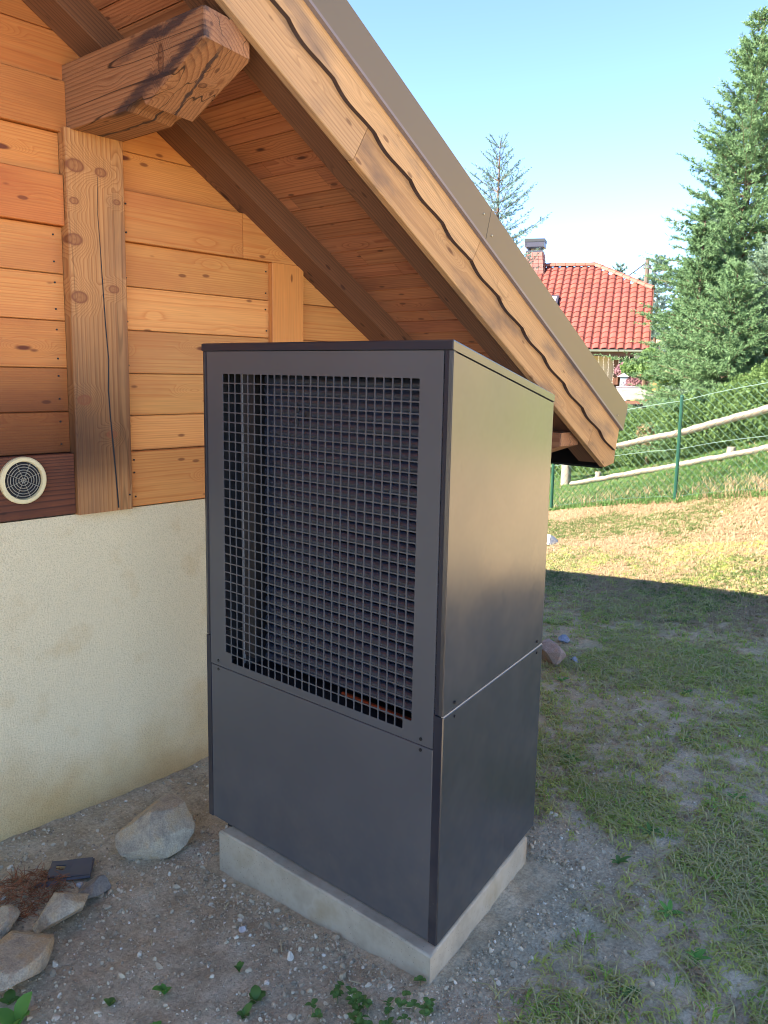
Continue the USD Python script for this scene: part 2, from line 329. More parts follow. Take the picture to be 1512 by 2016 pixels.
plain('tile_red', S(122, 60, 50), 0.7, noise=0.12, nscale=2.5, tint=True)
plain('tile_ridge', S(132, 70, 56), 0.7, noise=0.10)
plain('zinc', S(150, 150, 156), 0.35, 0.6)
plain('render_beige', S(186, 158, 134), 0.85)
plain('shingle_red', S(120, 78, 72), 0.8, noise=0.15, nscale=9, tint=True)
plain('shingle_grey', S(122, 114, 110), 0.75, noise=0.1, nscale=12, tint=True)
plain('dark_metal', S(64, 62, 74), 0.45, 0.3)
plain('white_box', S(214, 212, 214), 0.5)
plain('grey_box', S(118, 124, 138), 0.6)
plain('bulb_white', S(200, 190, 180), 0.4)
plain('pole_wood', S(92, 78, 70), 0.8)
plain('cable_black', S(40, 42, 48), 0.6)
plain('plastic_black', S(78, 76, 80), 0.45, bump=0.3, bscale=60, bdist=0.002)
plain('orange_planks', S(190, 120, 66), 0.7)
plain('window_dark', S(36, 32, 38), 0.3)
plain('twig_bark', S(110, 88, 70), 0.85)
plain('trunk_bark', S(92, 72, 58), 0.9, noise=0.3, nscale=20, bump=0.6, bscale=30, bdist=0.01)
plain('straw', S(186, 170, 130), 0.7, noise=0.15)
plain('dead_needles', S(140, 88, 52), 0.8, noise=0.3, nscale=40)

def stone(name, light, dark, tan, scale=9.0, bump=0.6):
    mat(name, {'tc': ('texture_coordinate', {}), 'n': ('noise_texture', {'scale': scale, 'detail': 8.0, 'roughness': 0.65}), 'r': ('rgb_ramp', {'ramp': [(0.28, dark), (0.5, light), (0.66, tan), (0.8, light)]}),
               'v': ('noise_texture', {'scale': scale * 14, 'detail': 3.0}), 'vr': ('map_range', {'from_min': 0.3, 'from_max': 0.7, 'to_min': 0.75, 'to_max': 1.15}),
               'm': ('mix_color', {'blend_type': 'multiply', 'fac': 1.0}), 'ha': ('math', {'math_type': 'multiply_add', 'value2': 0.35}), 'bp': ('bump', {'strength': bump, 'distance': 0.012}), 'p': ('principled_bsdf', {'roughness': 0.85, 'specular_ior_level': 0.25})},
        [('tc.object', 'n.vector'), ('n.fac', 'r.fac'), ('tc.object', 'v.vector'), ('v.fac', 'vr.value'), ('r.color', 'm.a'), ('vr.result', 'm.b'), ('m.result', 'p.base_color'),
         ('v.fac', 'ha.value1'), ('n.fac', 'ha.value3'), ('ha.value', 'bp.height'), ('bp.normal', 'p.normal')])
stone('limestone', S(180, 164, 136), S(128, 117, 100), S(184, 156, 114), 13, .8)
stone('slate_stone', S(136, 128, 116), S(102, 97, 90), S(146, 134, 116))
stone('pale_stone', S(200, 196, 188), S(160, 158, 154), S(190, 180, 164), 5)
stone('pink_stone', S(164, 144, 132), S(136, 112, 100), S(170, 130, 106), 14)
stone('blue_stone', S(140, 148, 164), S(110, 116, 132), S(150, 152, 158), 8)

# pebbles: tone varies from one to the next
mat('pebble', {'o': ('object_info', {}), 'r': ('rgb_ramp', {'ramp': [(0.0, S(138, 124, 102)), (0.4, S(172, 155, 126)), (0.8, S(194, 177, 146)), (0.96, S(206, 194, 168)), (1.0, S(222, 213, 194))]}),
               'p': ('principled_bsdf', {'roughness': 0.85, 'specular_ior_level': 0.25})}, [('o.random', 'r.fac'), ('r.color', 'p.base_color')])

def leaf(name, ramp, trans=0.35, rough=0.6, spec=0.25):
    mat(name, {'o': ('object_info', {}), 'ge': ('geometry', {}), 'n': ('noise_texture', {'scale': 0.9, 'detail': 3.0}), 'a': ('math', {'math_type': 'multiply_add', 'value2': 0.45}), 'rd': ('math', {'math_type': 'multiply_add', 'value2': 0.55, 'value3': 0.0}),
               's': ('math', {'math_type': 'add'}), 'r': ('rgb_ramp', {'ramp': ramp}), 'p': ('principled_bsdf', {'roughness': rough, 'specular_ior_level': spec}), 't': ('translucent_bsdf', {}), 'x': ('mix_closure', {'fac': trans})},
        [('ge.random_per_island', 'rd.value1'), ('ge.position', 'n.vector'), ('n.fac', 'a.value1'), ('rd.value', 'a.value3'), ('a.value', 'r.fac'), ('r.color', 'p.base_color'), ('r.color', 't.color'), ('p.BSDF', 'x.closure1'), ('t.BSDF', 'x.closure2')], surface='x.closure')
leaf('grass_green', [(0.0, S(157, 167, 88)), (0.4, S(195, 197, 110)), (0.7, S(228, 217, 138)), (1.0, S(240, 237, 170))])  # shaded part of the lawn: colours lifted to brighten the shade
leaf('grass_dry', [(0.0, S(153, 138, 104)), (0.4, S(186, 157, 129)), (0.75, S(198, 167, 141)), (1.0, S(159, 149, 108))])
leaf('grass_lush', [(0.0, S(121, 152, 67)), (0.5, S(161, 185, 86)), (1.0, S(211, 209, 110))])
leaf('lawn_green', [(0.0, S(95, 111, 63)), (0.5, S(120, 135, 82)), (1.0, S(146, 150, 106))])  # sunlit copy of the lawn green, darkened because full sun falls on it
leaf('meadow_green', [(0.0, S(78, 112, 58)), (0.5, S(104, 136, 74)), (1.0, S(140, 156, 96))])
leaf('grass_cut', [(0.0, S(166, 163, 112)), (0.5, S(196, 187, 136)), (1.0, S(223, 210, 161))])
leaf('weed_leaf', [(0.0, S(80, 112, 56)), (0.5, S(108, 139, 70)), (1.0, S(143, 163, 88))], 0.3)
leaf('weed_bright', [(0.0, S(92, 140, 62)), (0.5, S(116, 162, 76)), (1.0, S(140, 176, 92))], 0.3)
leaf('spruce_needles', [(0.0, S(84, 113, 78)), (0.35, S(116, 144, 99)), (0.7, S(161, 179, 121)), (1.0, S(205, 215, 151))], 0.3)
leaf('spruce_blue', [(0.0, S(99, 123, 103)), (0.5, S(130, 150, 123)), (1.0, S(161, 175, 143))], 0.3)
leaf('spruce_far', [(0.0, S(100, 124, 118)), (0.5, S(122, 146, 136)), (1.0, S(150, 168, 150))], 0.25)
leaf('hedge_leaf', [(0.0, S(75, 100, 54)), (0.5, S(100, 123, 68)), (1.0, S(134, 148, 87))], 0.3)
leaf('hedge_bright', [(0.0, S(114, 136, 54)), (0.5, S(139, 158, 71)), (1.0, S(165, 173, 95))], 0.35)
leaf('bush_purple', [(0.0, S(120, 84, 90)), (0.5, S(156, 116, 122)), (1.0, S(184, 150, 152))], 0.3)
leaf('tree_leaf', [(0.0, S(90, 118, 66)), (0.5, S(124, 148, 88)), (1.0, S(162, 176, 112))], 0.35)

# plaster of the chalet's base: rough float finish, ochre dirt near the ground
mat('plaster', {'g': ('geometry', {}), 'n': ('noise_texture', {'scale': 3.0, 'detail': 5.0, 'roughness': 0.6}), 'sx': ('separate_xyz', {}),
    'h': ('math', {'math_type': 'multiply_add', 'value2': 0.55}), 'hr': ('map_range', {'from_min': 0.62, 'from_max': 0.16, 'to_min': 0.0, 'to_max': 1.0, 'range_type': 'smoothstep', 'clamp': True}),
    'sn': ('noise_texture', {'scale': 9.0, 'detail': 4.0}), 'sr': ('map_range', {'from_min': 0.57, 'from_max': 0.74, 'to_min': 0.0, 'to_max': 0.42, 'clamp': True}),
    'c': ('mix_color', {'a': S(212, 195, 156), 'b': S(182, 152, 102)}), 'c2': ('mix_color', {'b': S(196, 168, 120)}),
    'f': ('noise_texture', {'scale': 230.0, 'detail': 3.0}), 'fr': ('map_range', {'from_min': 0.36, 'from_max': 0.50, 'to_min': 0.80, 'to_max': 1.0, 'clamp': True}), 'c3': ('mix_color', {'blend_type': 'multiply', 'fac': 1.0}),
    'bn': ('noise_texture', {'scale': 150.0, 'detail': 3.0}), 'bp': ('bump', {'strength': 0.7, 'distance': 0.004}), 'p': ('principled_bsdf', {'roughness': 0.9, 'specular_ior_level': 0.2})},
    [('g.position', 'n.vector'), ('g.position', 'sx.vector'), ('n.fac', 'h.value1'), ('sx.z', 'h.value3'), ('h.value', 'hr.value'), ('hr.result', 'c.fac'), ('g.position', 'sn.vector'), ('sn.fac', 'sr.value'),
     ('c.result', 'c2.a'), ('sr.result', 'c2.fac'), ('c2.result', 'c3.a'), ('g.position', 'f.vector'), ('f.fac', 'fr.value'), ('fr.result', 'c3.b'), ('c3.result', 'p.base_color'), ('g.position', 'bn.vector'), ('bn.fac', 'bp.height'), ('bp.normal', 'p.normal')])
mat('concrete', {'g': ('geometry', {}), 'n': ('noise_texture', {'scale': 5.0, 'detail': 6.0, 'roughness': 0.65}), 'r': ('rgb_ramp', {'ramp': [(0.3, S(150, 140, 118)), (0.5, S(174, 163, 140)), (0.7, S(156, 142, 112))]}),
    'v': ('voronoi_texture', {'scale': 95.0}), 'vr': ('map_range', {'from_min': 0.08, 'from_max': 0.2, 'to_min': 0.45, 'to_max': 1.0, 'clamp': True}), 'hn': ('noise_texture', {'scale': 12.0, 'detail': 1.0}), 'ht': ('map_range', {'from_min': 0.42, 'from_max': 0.6, 'to_min': 1.0, 'to_max': 0.0, 'clamp': True}),
    'hm': ('mix_color', {'b': (1, 1, 1)}), 'm': ('mix_color', {'blend_type': 'multiply', 'fac': 1.0}), 'bp': ('bump', {'strength': 0.4, 'distance': 0.002}), 'p': ('principled_bsdf', {'roughness': 0.85, 'specular_ior_level': 0.25})},
    [('g.position', 'n.vector'), ('n.fac', 'r.fac'), ('g.position', 'v.vector'), ('v.distance', 'vr.value'), ('g.position', 'hn.vector'), ('hn.fac', 'ht.value'), ('vr.result', 'hm.a'), ('ht.result', 'hm.fac'), ('r.color', 'm.a'), ('hm.result', 'm.b'), ('m.result', 'p.base_color'), ('vr.result', 'bp.height'), ('bp.normal', 'p.normal')])
# evaporator coil: dark lamellas on the tubes
mat('coil', {'g': ('geometry', {}), 'mp': ('mapping', {'scale': (0.0, 1.0, 0.0)}), 'w': ('wave_texture', {'wave_type': 'bands', 'bands_direction': 'y', 'scale': 75.0, 'distortion': 0.3}), 'r': ('rgb_ramp', {'ramp': [(0.0, S(20, 24, 32)), (1.0, S(50, 57, 72))]}),
    'bp': ('bump', {'strength': 0.15, 'distance': 0.001}), 'p': ('principled_bsdf', {'roughness': 0.33, 'metallic': 0.0, 'specular_ior_level': 0.9})}, [('g.position', 'w.vector'), ('w.fac', 'r.fac'), ('r.color', 'p.base_color'), ('w.fac', 'bp.height'), ('bp.normal', 'p.normal')])
# ground: bare earth / gravelly soil / lawn soil, mixed by the mesh's own cover map
mat('earth', {'g': ('geometry', {}), 'at': ('attribute', {'attribute': 'cover'}), 'sp': ('separate_xyz', {}),
    'n': ('noise_texture', {'scale': 7.0, 'detail': 8.0, 'roughness': 0.68}), 'r': ('rgb_ramp', {'ramp': [(0.3, S(160, 144, 116)), (0.5, S(187, 170, 140)), (0.68, S(206, 190, 160))]}),
    'n2': ('noise_texture', {'scale': 90.0, 'detail': 5.0, 'roughness': 0.7}), 'r2': ('map_range', {'from_min': 0.3, 'from_max': 0.7, 'to_min': 0.62, 'to_max': 1.25}), 'm': ('mix_color', {'blend_type': 'multiply', 'fac': 1.0, 'use_clamp': False}),
    'n3': ('noise_texture', {'scale': 3.0, 'detail': 8.0, 'roughness': 0.7}), 'r3': ('rgb_ramp', {'ramp': [(0.34, S(154, 146, 108)), (0.5, S(178, 157, 122)), (0.64, S(186, 156, 122))]}), 'n4': ('noise_texture', {'scale': 55.0, 'detail': 4.0, 'roughness': 0.7}), 'r4': ('map_range', {'from_min': 0.3, 'from_max': 0.7, 'to_min': 0.6, 'to_max': 1.25}),
    'm2': ('mix_color', {'blend_type': 'multiply', 'fac': 1.0, 'use_clamp': False}), 'x': ('mix_color', {}), 'n5': ('noise_texture', {'scale': 4.0, 'detail': 6.0, 'roughness': 0.7}), 'r5': ('rgb_ramp', {'ramp': [(0.35, S(88, 116, 60)), (0.6, S(122, 138, 80))]}), 'x2': ('mix_color', {}),
    'bp': ('bump', {'strength': 0.8, 'distance': 0.008}), 'p': ('principled_bsdf', {'roughness': 0.95, 'specular_ior_level': 0.12})},
    [('g.position', 'n.vector'), ('n.fac', 'r.fac'), ('g.position', 'n2.vector'), ('n2.fac', 'r2.value'), ('r.color', 'm.a'), ('r2.result', 'm.b'), ('g.position', 'n3.vector'), ('n3.fac', 'r3.fac'), ('g.position', 'n4.vector'), ('n4.fac', 'r4.value'),
     ('r3.color', 'm2.a'), ('r4.result', 'm2.b'), ('at.color', 'sp.vector'), ('m.result', 'x.a'), ('m2.result', 'x.b'), ('sp.x', 'x.fac'), ('g.position', 'n5.vector'), ('n5.fac', 'r5.fac'), ('x.result', 'x2.a'), ('r5.color', 'x2.b'), ('sp.y', 'x2.fac'),
     ('x2.result', 'p.base_color'), ('n2.fac', 'bp.height'), ('bp.normal', 'p.normal')])

# ------------------------------------------------------------------ ground
def hd_at(px, py, d):
    u = (px * 768 / 1512 - CX) / FPX; w = (py * 1024 / 2016 - CY) / FPX; v_ = fw + RT * u - UP * w; v_ = v_ * d / math.hypot(v_[0], v_[1]); return v_ + np.array([0, 0, EYE])
F_L, F_M = hd_at(1085, 1007, 9.7), hd_at(1328, 990, 8.5)
F_R = F_M + (F_M - F_L) * .92; F_R[2] = hd_at(1512, 962, math.hypot(F_R[0], F_R[1]))[2]
CTRL = np.array([(0, 0, 0), (0.6, 0.6, 0), (1.62, 2.13, -.06), (1.61, 1.22, .025), (1.1, 2.8, -.03), (2.1, 2.8, -.03), (3.5, 2.8, -.02), (2.5, 1.3, .01), (5.8, 3.3, .04), (5.6, 1.6, .17), (4, .8, .06), (2.1, .5, 0), tuple(F_L), tuple(F_M), tuple(F_R), tuple(hd_at(1130, 962, 11.6)), tuple(hd_at(1332, 927, 9.9)), tuple(hd_at(1512, 893, 9.1)), (12.4, 4.3, .80), (13.5, 8, 0), (19.8, 9.5, .55), (27, 13, .6), (40, 20, 1.5), (80, 40, 4), (8, 0, 1.2), (9, -2, 2.2), (12, -3, 3.4), (18, -5, 6), (30, -10, 11), (60, -20, 18), (5, -2, .5), (3, -3, .3), (0, -4, .1),
    (-4, 0, -.1), (-10, -8, -.3), (0, 6, -.1), (3, 8, -.2), (6, 9, -.4), (10, 14, -.4), (20, 30, 0), (-10, 20, -.5), (-60, 0, -2), (0, 80, 2), (0, -60, 3), (80, 80, 5), (80, -60, 22), (-60, 80, 0), (-60, -60, 0)], float)
RB = RBFInterpolator(CTRL[:, :2], CTRL[:, 2], kernel='linear', smoothing=0.02)
def gz(x, y):
    x, y = np.asarray(x, float), np.asarray(y, float)
    return RB(np.column_stack([x.ravel(), y.ravel()])).reshape(x.shape)
GX = np.concatenate([-np.geomspace(400, 0.5, 26), np.arange(-0.3, 0.7, 0.08), np.arange(0.7, 3.4, 0.016), np.arange(3.4, 6.5, 0.04), np.arange(6.5, 14, 0.13), np.geomspace(14, 500, 36)])
GY = np.concatenate([-np.geomspace(400, 0.9, 28), np.arange(-0.8, 0.5, 0.06), np.arange(0.5, 2.85, 0.016), np.arange(2.9, 8, 0.1), np.geomspace(8, 500, 34)])
gx, gy = np.meshgrid(GX, GY, indexing='ij')
g_z = gz(gx, gy)
near = np.clip(1 - np.hypot(gx - 2.2, gy - 1.4) / 5.0, 0, 1)
P3 = np.stack([gx, gy, 0 * gx], -1)
g_z = g_z + near * (0.035 * (meshkit.fbm(P3 * 2.2, 4, 3) - .5) + 0.022 * (meshkit.fbm(P3 * 9.0, 4, 9) - .5) + 0.010 * (meshkit.fbm(P3 * 38.0, 2, 11) - .5))
from scipy.interpolate import RegularGridInterpolator
GI = RegularGridInterpolator((GX, GY), g_z, bounds_error=False, fill_value=None)
def ground(x, y): return GI(np.column_stack([np.atleast_1d(x).ravel(), np.atleast_1d(y).ravel()]))
def lawn(x, y):
    """0 on the bare soil beside the chalet, 1 on the lawn."""
    p = np.stack([x, y, 0 * x], -1)
    d = (x - 1.55) * 0.75 - (y - 1.0) * 0.85 + 0.9 * (meshkit.fbm(p * 1.6, 4, 21) - .5)
    near_box = np.hypot(np.maximum(np.abs(x - 2.0) - 0.45, 0), np.maximum(np.abs(y - 1.7) - 0.5, 0))
    return np.clip(d * 1.6 + 0.15, 0, 1) * np.clip((near_box - 0.06) / 0.28, 0, 1)
lw = lawn(gx, gy)
far_dry = np.clip((gx - 3.6 + 1.2 * (meshkit.fbm(P3 * 1.1, 4, 31) - .5)) / 1.6, 0, 1) * np.clip(lw + 0.2, 0, 1)
fn_ = np.array([-(F_R - F_L)[1], (F_R - F_L)[0]]); fn_ /= np.linalg.norm(fn_); fn_ = fn_ if fn_[0] > 0 else -fn_
fence_side = (gx - F_M[0]) * fn_[0] + (gy - F_M[1]) * fn_[1]          # >0 beyond the fence
lush = np.clip(fence_side * 2.0, 0, 1) * np.clip((gy + 1.0) / 2, 0, 1) * np.clip((40 - gx) / 20, 0, 1)
cover = np.stack([np.maximum(far_dry, np.clip(-gy, 0, 1) * (gx > 2)), lush, 0 * gx], -1)
nx, ny = gx.shape
idx = np.arange(nx * ny).reshape(nx, ny)
quads = np.stack([idx[:-1, :-1], idx[1:, :-1], idx[1:, 1:], idx[:-1, 1:]], -1).reshape(-1, 4)
obj(None, 'ground', (np.stack([gx, gy, g_z], -1).reshape(-1, 3), quads), 'earth', smooth=True, attrs={'cover': cover.reshape(-1, 3)}, kind='structure')

# ------------------------------------------------------------------ the chalet
AL = math.radians(30.8)
sd = np.array([math.cos(AL), 0, -math.sin(AL)]); nr = np.array([math.sin(AL), 0, math.cos(AL)])
H2 = 3.1287; WY = 2.80                       # rafter underside plane, face of the timber frame
def roofpt(s, y, h): return sd * s + nr * (H2 + h) + np.array([0, y, 0])
chalet = thing('chalet', (0, 0, 0), 'timber chalet with orange pine cladding, cream plaster base and deep wavy-edged eaves', 'house')
X, Yv, Z = np.array([1., 0, 0]), np.array([0, 1., 0]), np.array([0, 0, 1.])

def plank_h(name, m, x0, x1, z0, z1, yface, th=0.03, tint=(1, 1, 1), seg=1, tintfn=None):
    """Horizontal board on the gable wall: local x along the wall, y up the wall, z out of it."""
    fr = frame([x0, yface + th, z0], X, Z)          # z axis = x cross z = -y (outwards)
    return beam(chalet, name, m, fr, x1 - x0, z1 - z0, th, seg=seg, ch=0.0025, tint=tint, tintfn=tintfn, clip=lambda v: np.maximum((H2 + .105 - (z0 + v[:, 1]) * nr[2]) / nr[0] - x0, .01))

# plaster base and inner wall core
m = bx(-5.1, 4.15, WY + 0.012, 3.2, -0.4, 1.104)
obj(chalet, 'plaster_base', m, 'plaster')
XRG = roofpt(-2.63, 0, .33)[0]; ZRG = (H2 + .06 - XRG * nr[0]) / nr[2]
core = Polygon([(-5.0, 1.104), (3.95, 1.104), (3.95, (H2 + .06 - 3.95 * nr[0]) / nr[2]), (XRG, ZRG), (-5.0, ZRG - (XRG + 5.0) * math.tan(AL))])
cm = trimesh.creation.extrude_polygon(core, 0.2, engine='earcut')
cv = np.column_stack([cm.vertices[:, 0], WY + 0.055 + cm.vertices[:, 2], cm.vertices[:, 1]])
obj(chalet, 'wall_core', (cv, cm.faces[:, ::-1]), 'roof_felt')
obj(chalet, 'wall_core', bx(3.9, 4.12, WY + 0.05, 12, -0.4, 1.25), 'plaster')
obj(chalet, 'wall_core', bx(-5.1, -4.95, WY + 0.05, 12, -0.6, 1.6), 'plaster')
obj(chalet, 'wall_core', bx(-5.0, 4.0, 11.8, 12, -0.6, 1.4), 'plaster')

def zroof(x, h): return (H2 + h - x * nr[0]) / nr[2]
def jt(a=0.09): return tuple(1 + rng.normal(0, a * 0.7) + rng.normal(0, a * 0.35, 3) * np.array([0.4, 0.6, 0.8]))
INF = WY + 0.030
# right of the post: infill boards, rails, bottom board
rows = [(1.454, 1.320, 1), (1.612, 1.454, 0), (1.773, 1.612, 0), (1.932, 1.773, 0), (2.091, 1.932, 0)]
for z1, z0, _ in rows: plank_h('plank', 'pine_cladding', 1.744, 2.459, z0 + .001, z1 - .001, INF - abs(rng.normal(0, .001)), tint=jt())
for z1, z0, _ in rows: plank_h('plank', 'pine_cladding', 2.643, 3.95, z0 + .001, z1 - .001, INF - abs(rng.normal(0, .001)), tint=jt())
plank_h('rail', 'pine_cladding', 1.745, 2.30, 2.091, 2.269, WY + .004, 0.05, tint=(0.93, 0.84, 0.80), seg=6, tintfn=lambda v: 1 - 0.16 * meshkit.fbm(np.column_stack([v[:, 0] * 5, v[:, 1] * 20, v[:, 2]]), 2, 5)[:, None])
plank_h('rail', 'pine_cladding', 2.302, 3.0, 2.091, 2.269, WY + .004, 0.05, tint=(0.97, 0.9, 0.85))
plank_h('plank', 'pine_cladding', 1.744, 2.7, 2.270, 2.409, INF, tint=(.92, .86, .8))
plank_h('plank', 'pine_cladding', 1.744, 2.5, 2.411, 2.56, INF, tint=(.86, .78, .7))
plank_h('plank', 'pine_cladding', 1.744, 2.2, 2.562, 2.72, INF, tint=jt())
plank_h('bottom_board', 'pine_cladding', 1.748, 3.95, 1.109, 1.319, WY + .002, 0.05, tint=(1.0, 0.93, 0.88))
# left of the post
def dk(z0): return lambda v: np.ones((len(v), 1))
stain_l = lambda v: (0.45 + 0.55 * np.clip((v[:, 1] - 0.0) / 0.15, 0, 1))[:, None] ** np.array([1.0, 1.15, 1.25])
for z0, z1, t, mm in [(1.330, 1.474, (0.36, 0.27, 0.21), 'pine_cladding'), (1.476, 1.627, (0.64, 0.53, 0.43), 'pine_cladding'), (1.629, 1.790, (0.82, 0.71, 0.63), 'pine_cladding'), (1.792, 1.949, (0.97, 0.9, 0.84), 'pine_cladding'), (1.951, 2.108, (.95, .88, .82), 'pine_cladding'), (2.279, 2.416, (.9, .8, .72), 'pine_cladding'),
                      (2.586, 2.74, (.74, .58, .50), 'pine_cladding'), (2.742, 2.9, (.70, .54, .46), 'pine_cladding'), (2.902, 3.06, (.68, .52, .46), 'pine_cladding'), (3.062, 3.3, (.68, .52, .46), 'pine_cladding')]:  # top boards: redder unweathered wood, plus the roof shade put into their tint
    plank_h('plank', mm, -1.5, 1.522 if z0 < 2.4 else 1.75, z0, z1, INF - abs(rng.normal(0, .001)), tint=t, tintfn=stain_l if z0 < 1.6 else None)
plank_h('rail', 'pine_cladding', -1.5, 1.521, 2.110, 2.277, WY + .004, 0.05, tint=(.84, .62, .52))
plank_h('rail', 'pine_cladding', -1.5, 1.545, 2.418, 2.584, WY + .012, 0.045, tint=(.76, .62, .54))
plank_h('bottom_board', 'dark_cladding', -1.5, 1.521, 1.109, 1.328, WY + .003, 0.05, tint=(.95, .85, .82))
# posts
def post_tint(v):
    z = v[:, 0]; d = np.clip((0.80 - z) / 0.55, 0, 1) * np.clip((z - 0.05) / 0.14, 0.15, 1)
    d = d[:, None] * (0.75 + 0.5 * meshkit.fbm(v * np.array([3, 14, 14]), 3, 8)[:, None])
    return np.clip(1 - 1.0 * d * np.array([0.64, 0.66, 0.64]), .16, 1)
fr = frame([1.524, WY - .008 + .06, 1.105], Z, -X)             # local x up, y to -x
fr = frame([1.744, WY - .008 + .06, 1.105], Z, -X)
beam(chalet, 'post', 'weathered_pine', fr, 1.325, 0.220, 0.068, seg=30, ch=.004, tint=(1.06, .98, .90), tintfn=post_tint, shift=False)
fr = frame([2.643, WY + .002 + .045, 1.320], Z, -X)
beam(chalet, 'post', 'pine_cladding', fr, 0.77, 0.184, 0.045, ch=.003, tint=(1.0, .92, .84))
# crack of the post: a real slit is too thin to carve, a dark recessed strip follows its line
cr_pts = [(1.640, 2.29), (1.634, 2.18), (1.641, 2.05), (1.646, 1.92), (1.652, 1.78), (1.660, 1.66), (1.655, 1.55), (1.660, 1.45), (1.668, 1.34), (1.676, 1.22), (1.682, 1.115)]
cl = np.array([(x, WY - .0165, z) for x, z in cr_pts])
wd = np.array([.0008, .0012, .0014, .0022, .0024, .0022, .003, .0024, .0034, .003, .0034])
v = np.vstack([cl - np.outer(wd, X), cl + np.outer(wd, X)]); k = len(cl)
obj(chalet, 'drying_crack', (v, [(i, i + k, i + k + 1, i + 1) for i in range(k - 1)]), 'black_inside')

# rafters, purlins, soffit
def roof_beam(name, m, y0, y1, h0, h1, s0, s1, seg=8, tint=(1, 1, 1), ch=.004, wob=0.0):
    fr = frame(roofpt(s0, y1, h0), sd, -Yv)         # x down the slope, y outwards, z = sd x -y
    if fr[:3, 2] @ nr < 0:
        fr = frame(roofpt(s0, y0, h0), sd, Yv)
    return beam(chalet, name, m, fr, s1 - s0, y1 - y0, h1 - h0, seg=seg, ch=ch, tint=tint, wob=wob)
S0 = -2.63
roof_beam('rafter', 'rafter_wood', 2.682, 2.83, 0.0, 0.12, S0, 2.95, tint=(.86, .74, .66), wob=.0015)
roof_beam('rafter', 'rafter_wood', 2.078, 2.202, 0.0, 0.12, S0, 2.95, tint=(.70, .62, .58), wob=.001)
js = [-2.2]
while js[-1] < -0.2: js.append(js[-1] + rng.choice([.079, .098]))
js = js[:-1] + [-.051, .028, .118, .213, .30, .39, .488, .568, .670, .746, .863, .941, 1.038, 1.114, 1.212, 1.311, 1.393, 1.487, 1.566, 1.655, 1.733, 1.829]
while js[-1] < 2.85: js.append(js[-1] + rng.choice([.079, .098]))
for a, b in zip(js[:-1], js[1:]):
    fr = frame(roofpt(a + .0012, 2.085, .089 + rng.uniform(0, .002)), Yv, -sd)
    if fr[:3, 2] @ nr < 0: fr = frame(roofpt(a + .0012, 2.085, .089 + rng.uniform(0, .002)), Yv, sd)
    if fr[:3, 2] @ nr < 0: fr[:3, 2] *= -1
    if fr[:3, 1] @ sd < 0:
        fr = frame(roofpt(b - .0012, 2.085, .089 + rng.uniform(0, .002)), Yv, -sd)
    cuts = [0, .95]
    if rng.random() < .35: cuts = [0, rng.uniform(.25, .7), .95]
    for c0, c1 in zip(cuts[:-1], cuts[1:]):
        f2 = fr.copy(); f2[:3, 3] = fr[:3, 3] + Yv * c0
        beam(chalet, 'soffit_board', 'soffit_wood', f2, c1 - c0 - .0015, b - a - .0024, .02, ch=.0025, tint=jt(.12))

def purlin(name, x0, x1, zb, zt, yend_l, yend_r, cut):
    """Projecting purlin: side profile in (y, z) with the sloped underside cut of its head, end face slightly out of square."""
    off = np.zeros(3) if zt > 2 else np.array([5.0, -.1, -.12])
    prof = cut + [(3.4, zb), (3.4, zt)]
    V, k = [], len(prof)
    for i, (x, dy) in enumerate(((x0, 0.0), (x0 + .006, -.004), (x1 - .006, yend_r - yend_l - .004), (x1, yend_r - yend_l))):
        for y, z in prof:
            edge = .004 if i in (0, 3) else 0
            V.append((x, y + (dy if y < 2.6 else 0) + (edge if y < 2.6 else 0), z + (edge if z < (zb + zt) / 2 else -edge)))
    V = np.array(V); F = []
    for i in range(3):
        for j in range(k):
            a, b = i * k + j, i * k + (j + 1) % k
            F += [(a, b, b + k), (a, b + k, a + k)]
    from shapely import constrained_delaunay_triangles
    poly = Polygon(prof); v2, f2 = trimesh.creation.triangulate_polygon(poly, engine='earcut')
    n = len(V); V = np.vstack([V, np.column_stack([np.full(len(v2), x0), v2]), np.column_stack([np.full(len(v2), x1), v2])])
    V[n + len(v2):, 1] += np.where(V[n + len(v2):, 1] < 2.6, yend_r - yend_l, 0)
    F = np.vstack([np.array(F), f2 + n, f2 + n + len(v2)])
    # texture space: x along the timber (world y)
    loc = np.column_stack([V[:, 1], V[:, 0] - x0, V[:, 2] - zb]) + off
    M = np.eye(4); M[:3, 0], M[:3, 1], M[:3, 2] = Yv, X, Z
    M[:3, 3] = np.array([x0, 0, zb]) - (Yv * off[0] + X * off[1] + Z * off[2])
    me = trimesh.Trimesh(loc, F, process=True); me.fix_normals()
    fn = me.face_normals; tv = me.triangles.reshape(-1, 3); ff = np.arange(len(tv)).reshape(-1, 3)
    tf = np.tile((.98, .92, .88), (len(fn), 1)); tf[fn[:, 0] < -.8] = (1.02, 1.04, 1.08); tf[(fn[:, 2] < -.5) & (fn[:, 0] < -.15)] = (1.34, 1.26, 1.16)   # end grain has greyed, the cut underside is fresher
    return obj(chalet, name, (tv, ff[:, ::-1] if np.linalg.det(M[:3, :3]) < 0 else ff), 'beam_wood', M, attrs={'tint': np.repeat(tf, 3, 0)})
purlin('purlin', 1.546, 1.743, 2.428, 2.64, 2.05, 2.085, [(2.05, 2.633), (2.05, 2.55), (2.335, 2.422), (2.355, 2.452), (2.43, 2.437), (2.45, 2.426)])
purlin('purlin', 3.74, 3.93, 1.215, 1.36, 2.10, 2.10, [(2.10, 1.352), (2.10, 1.285), (2.30, 1.215), (2.32, 1.215)])
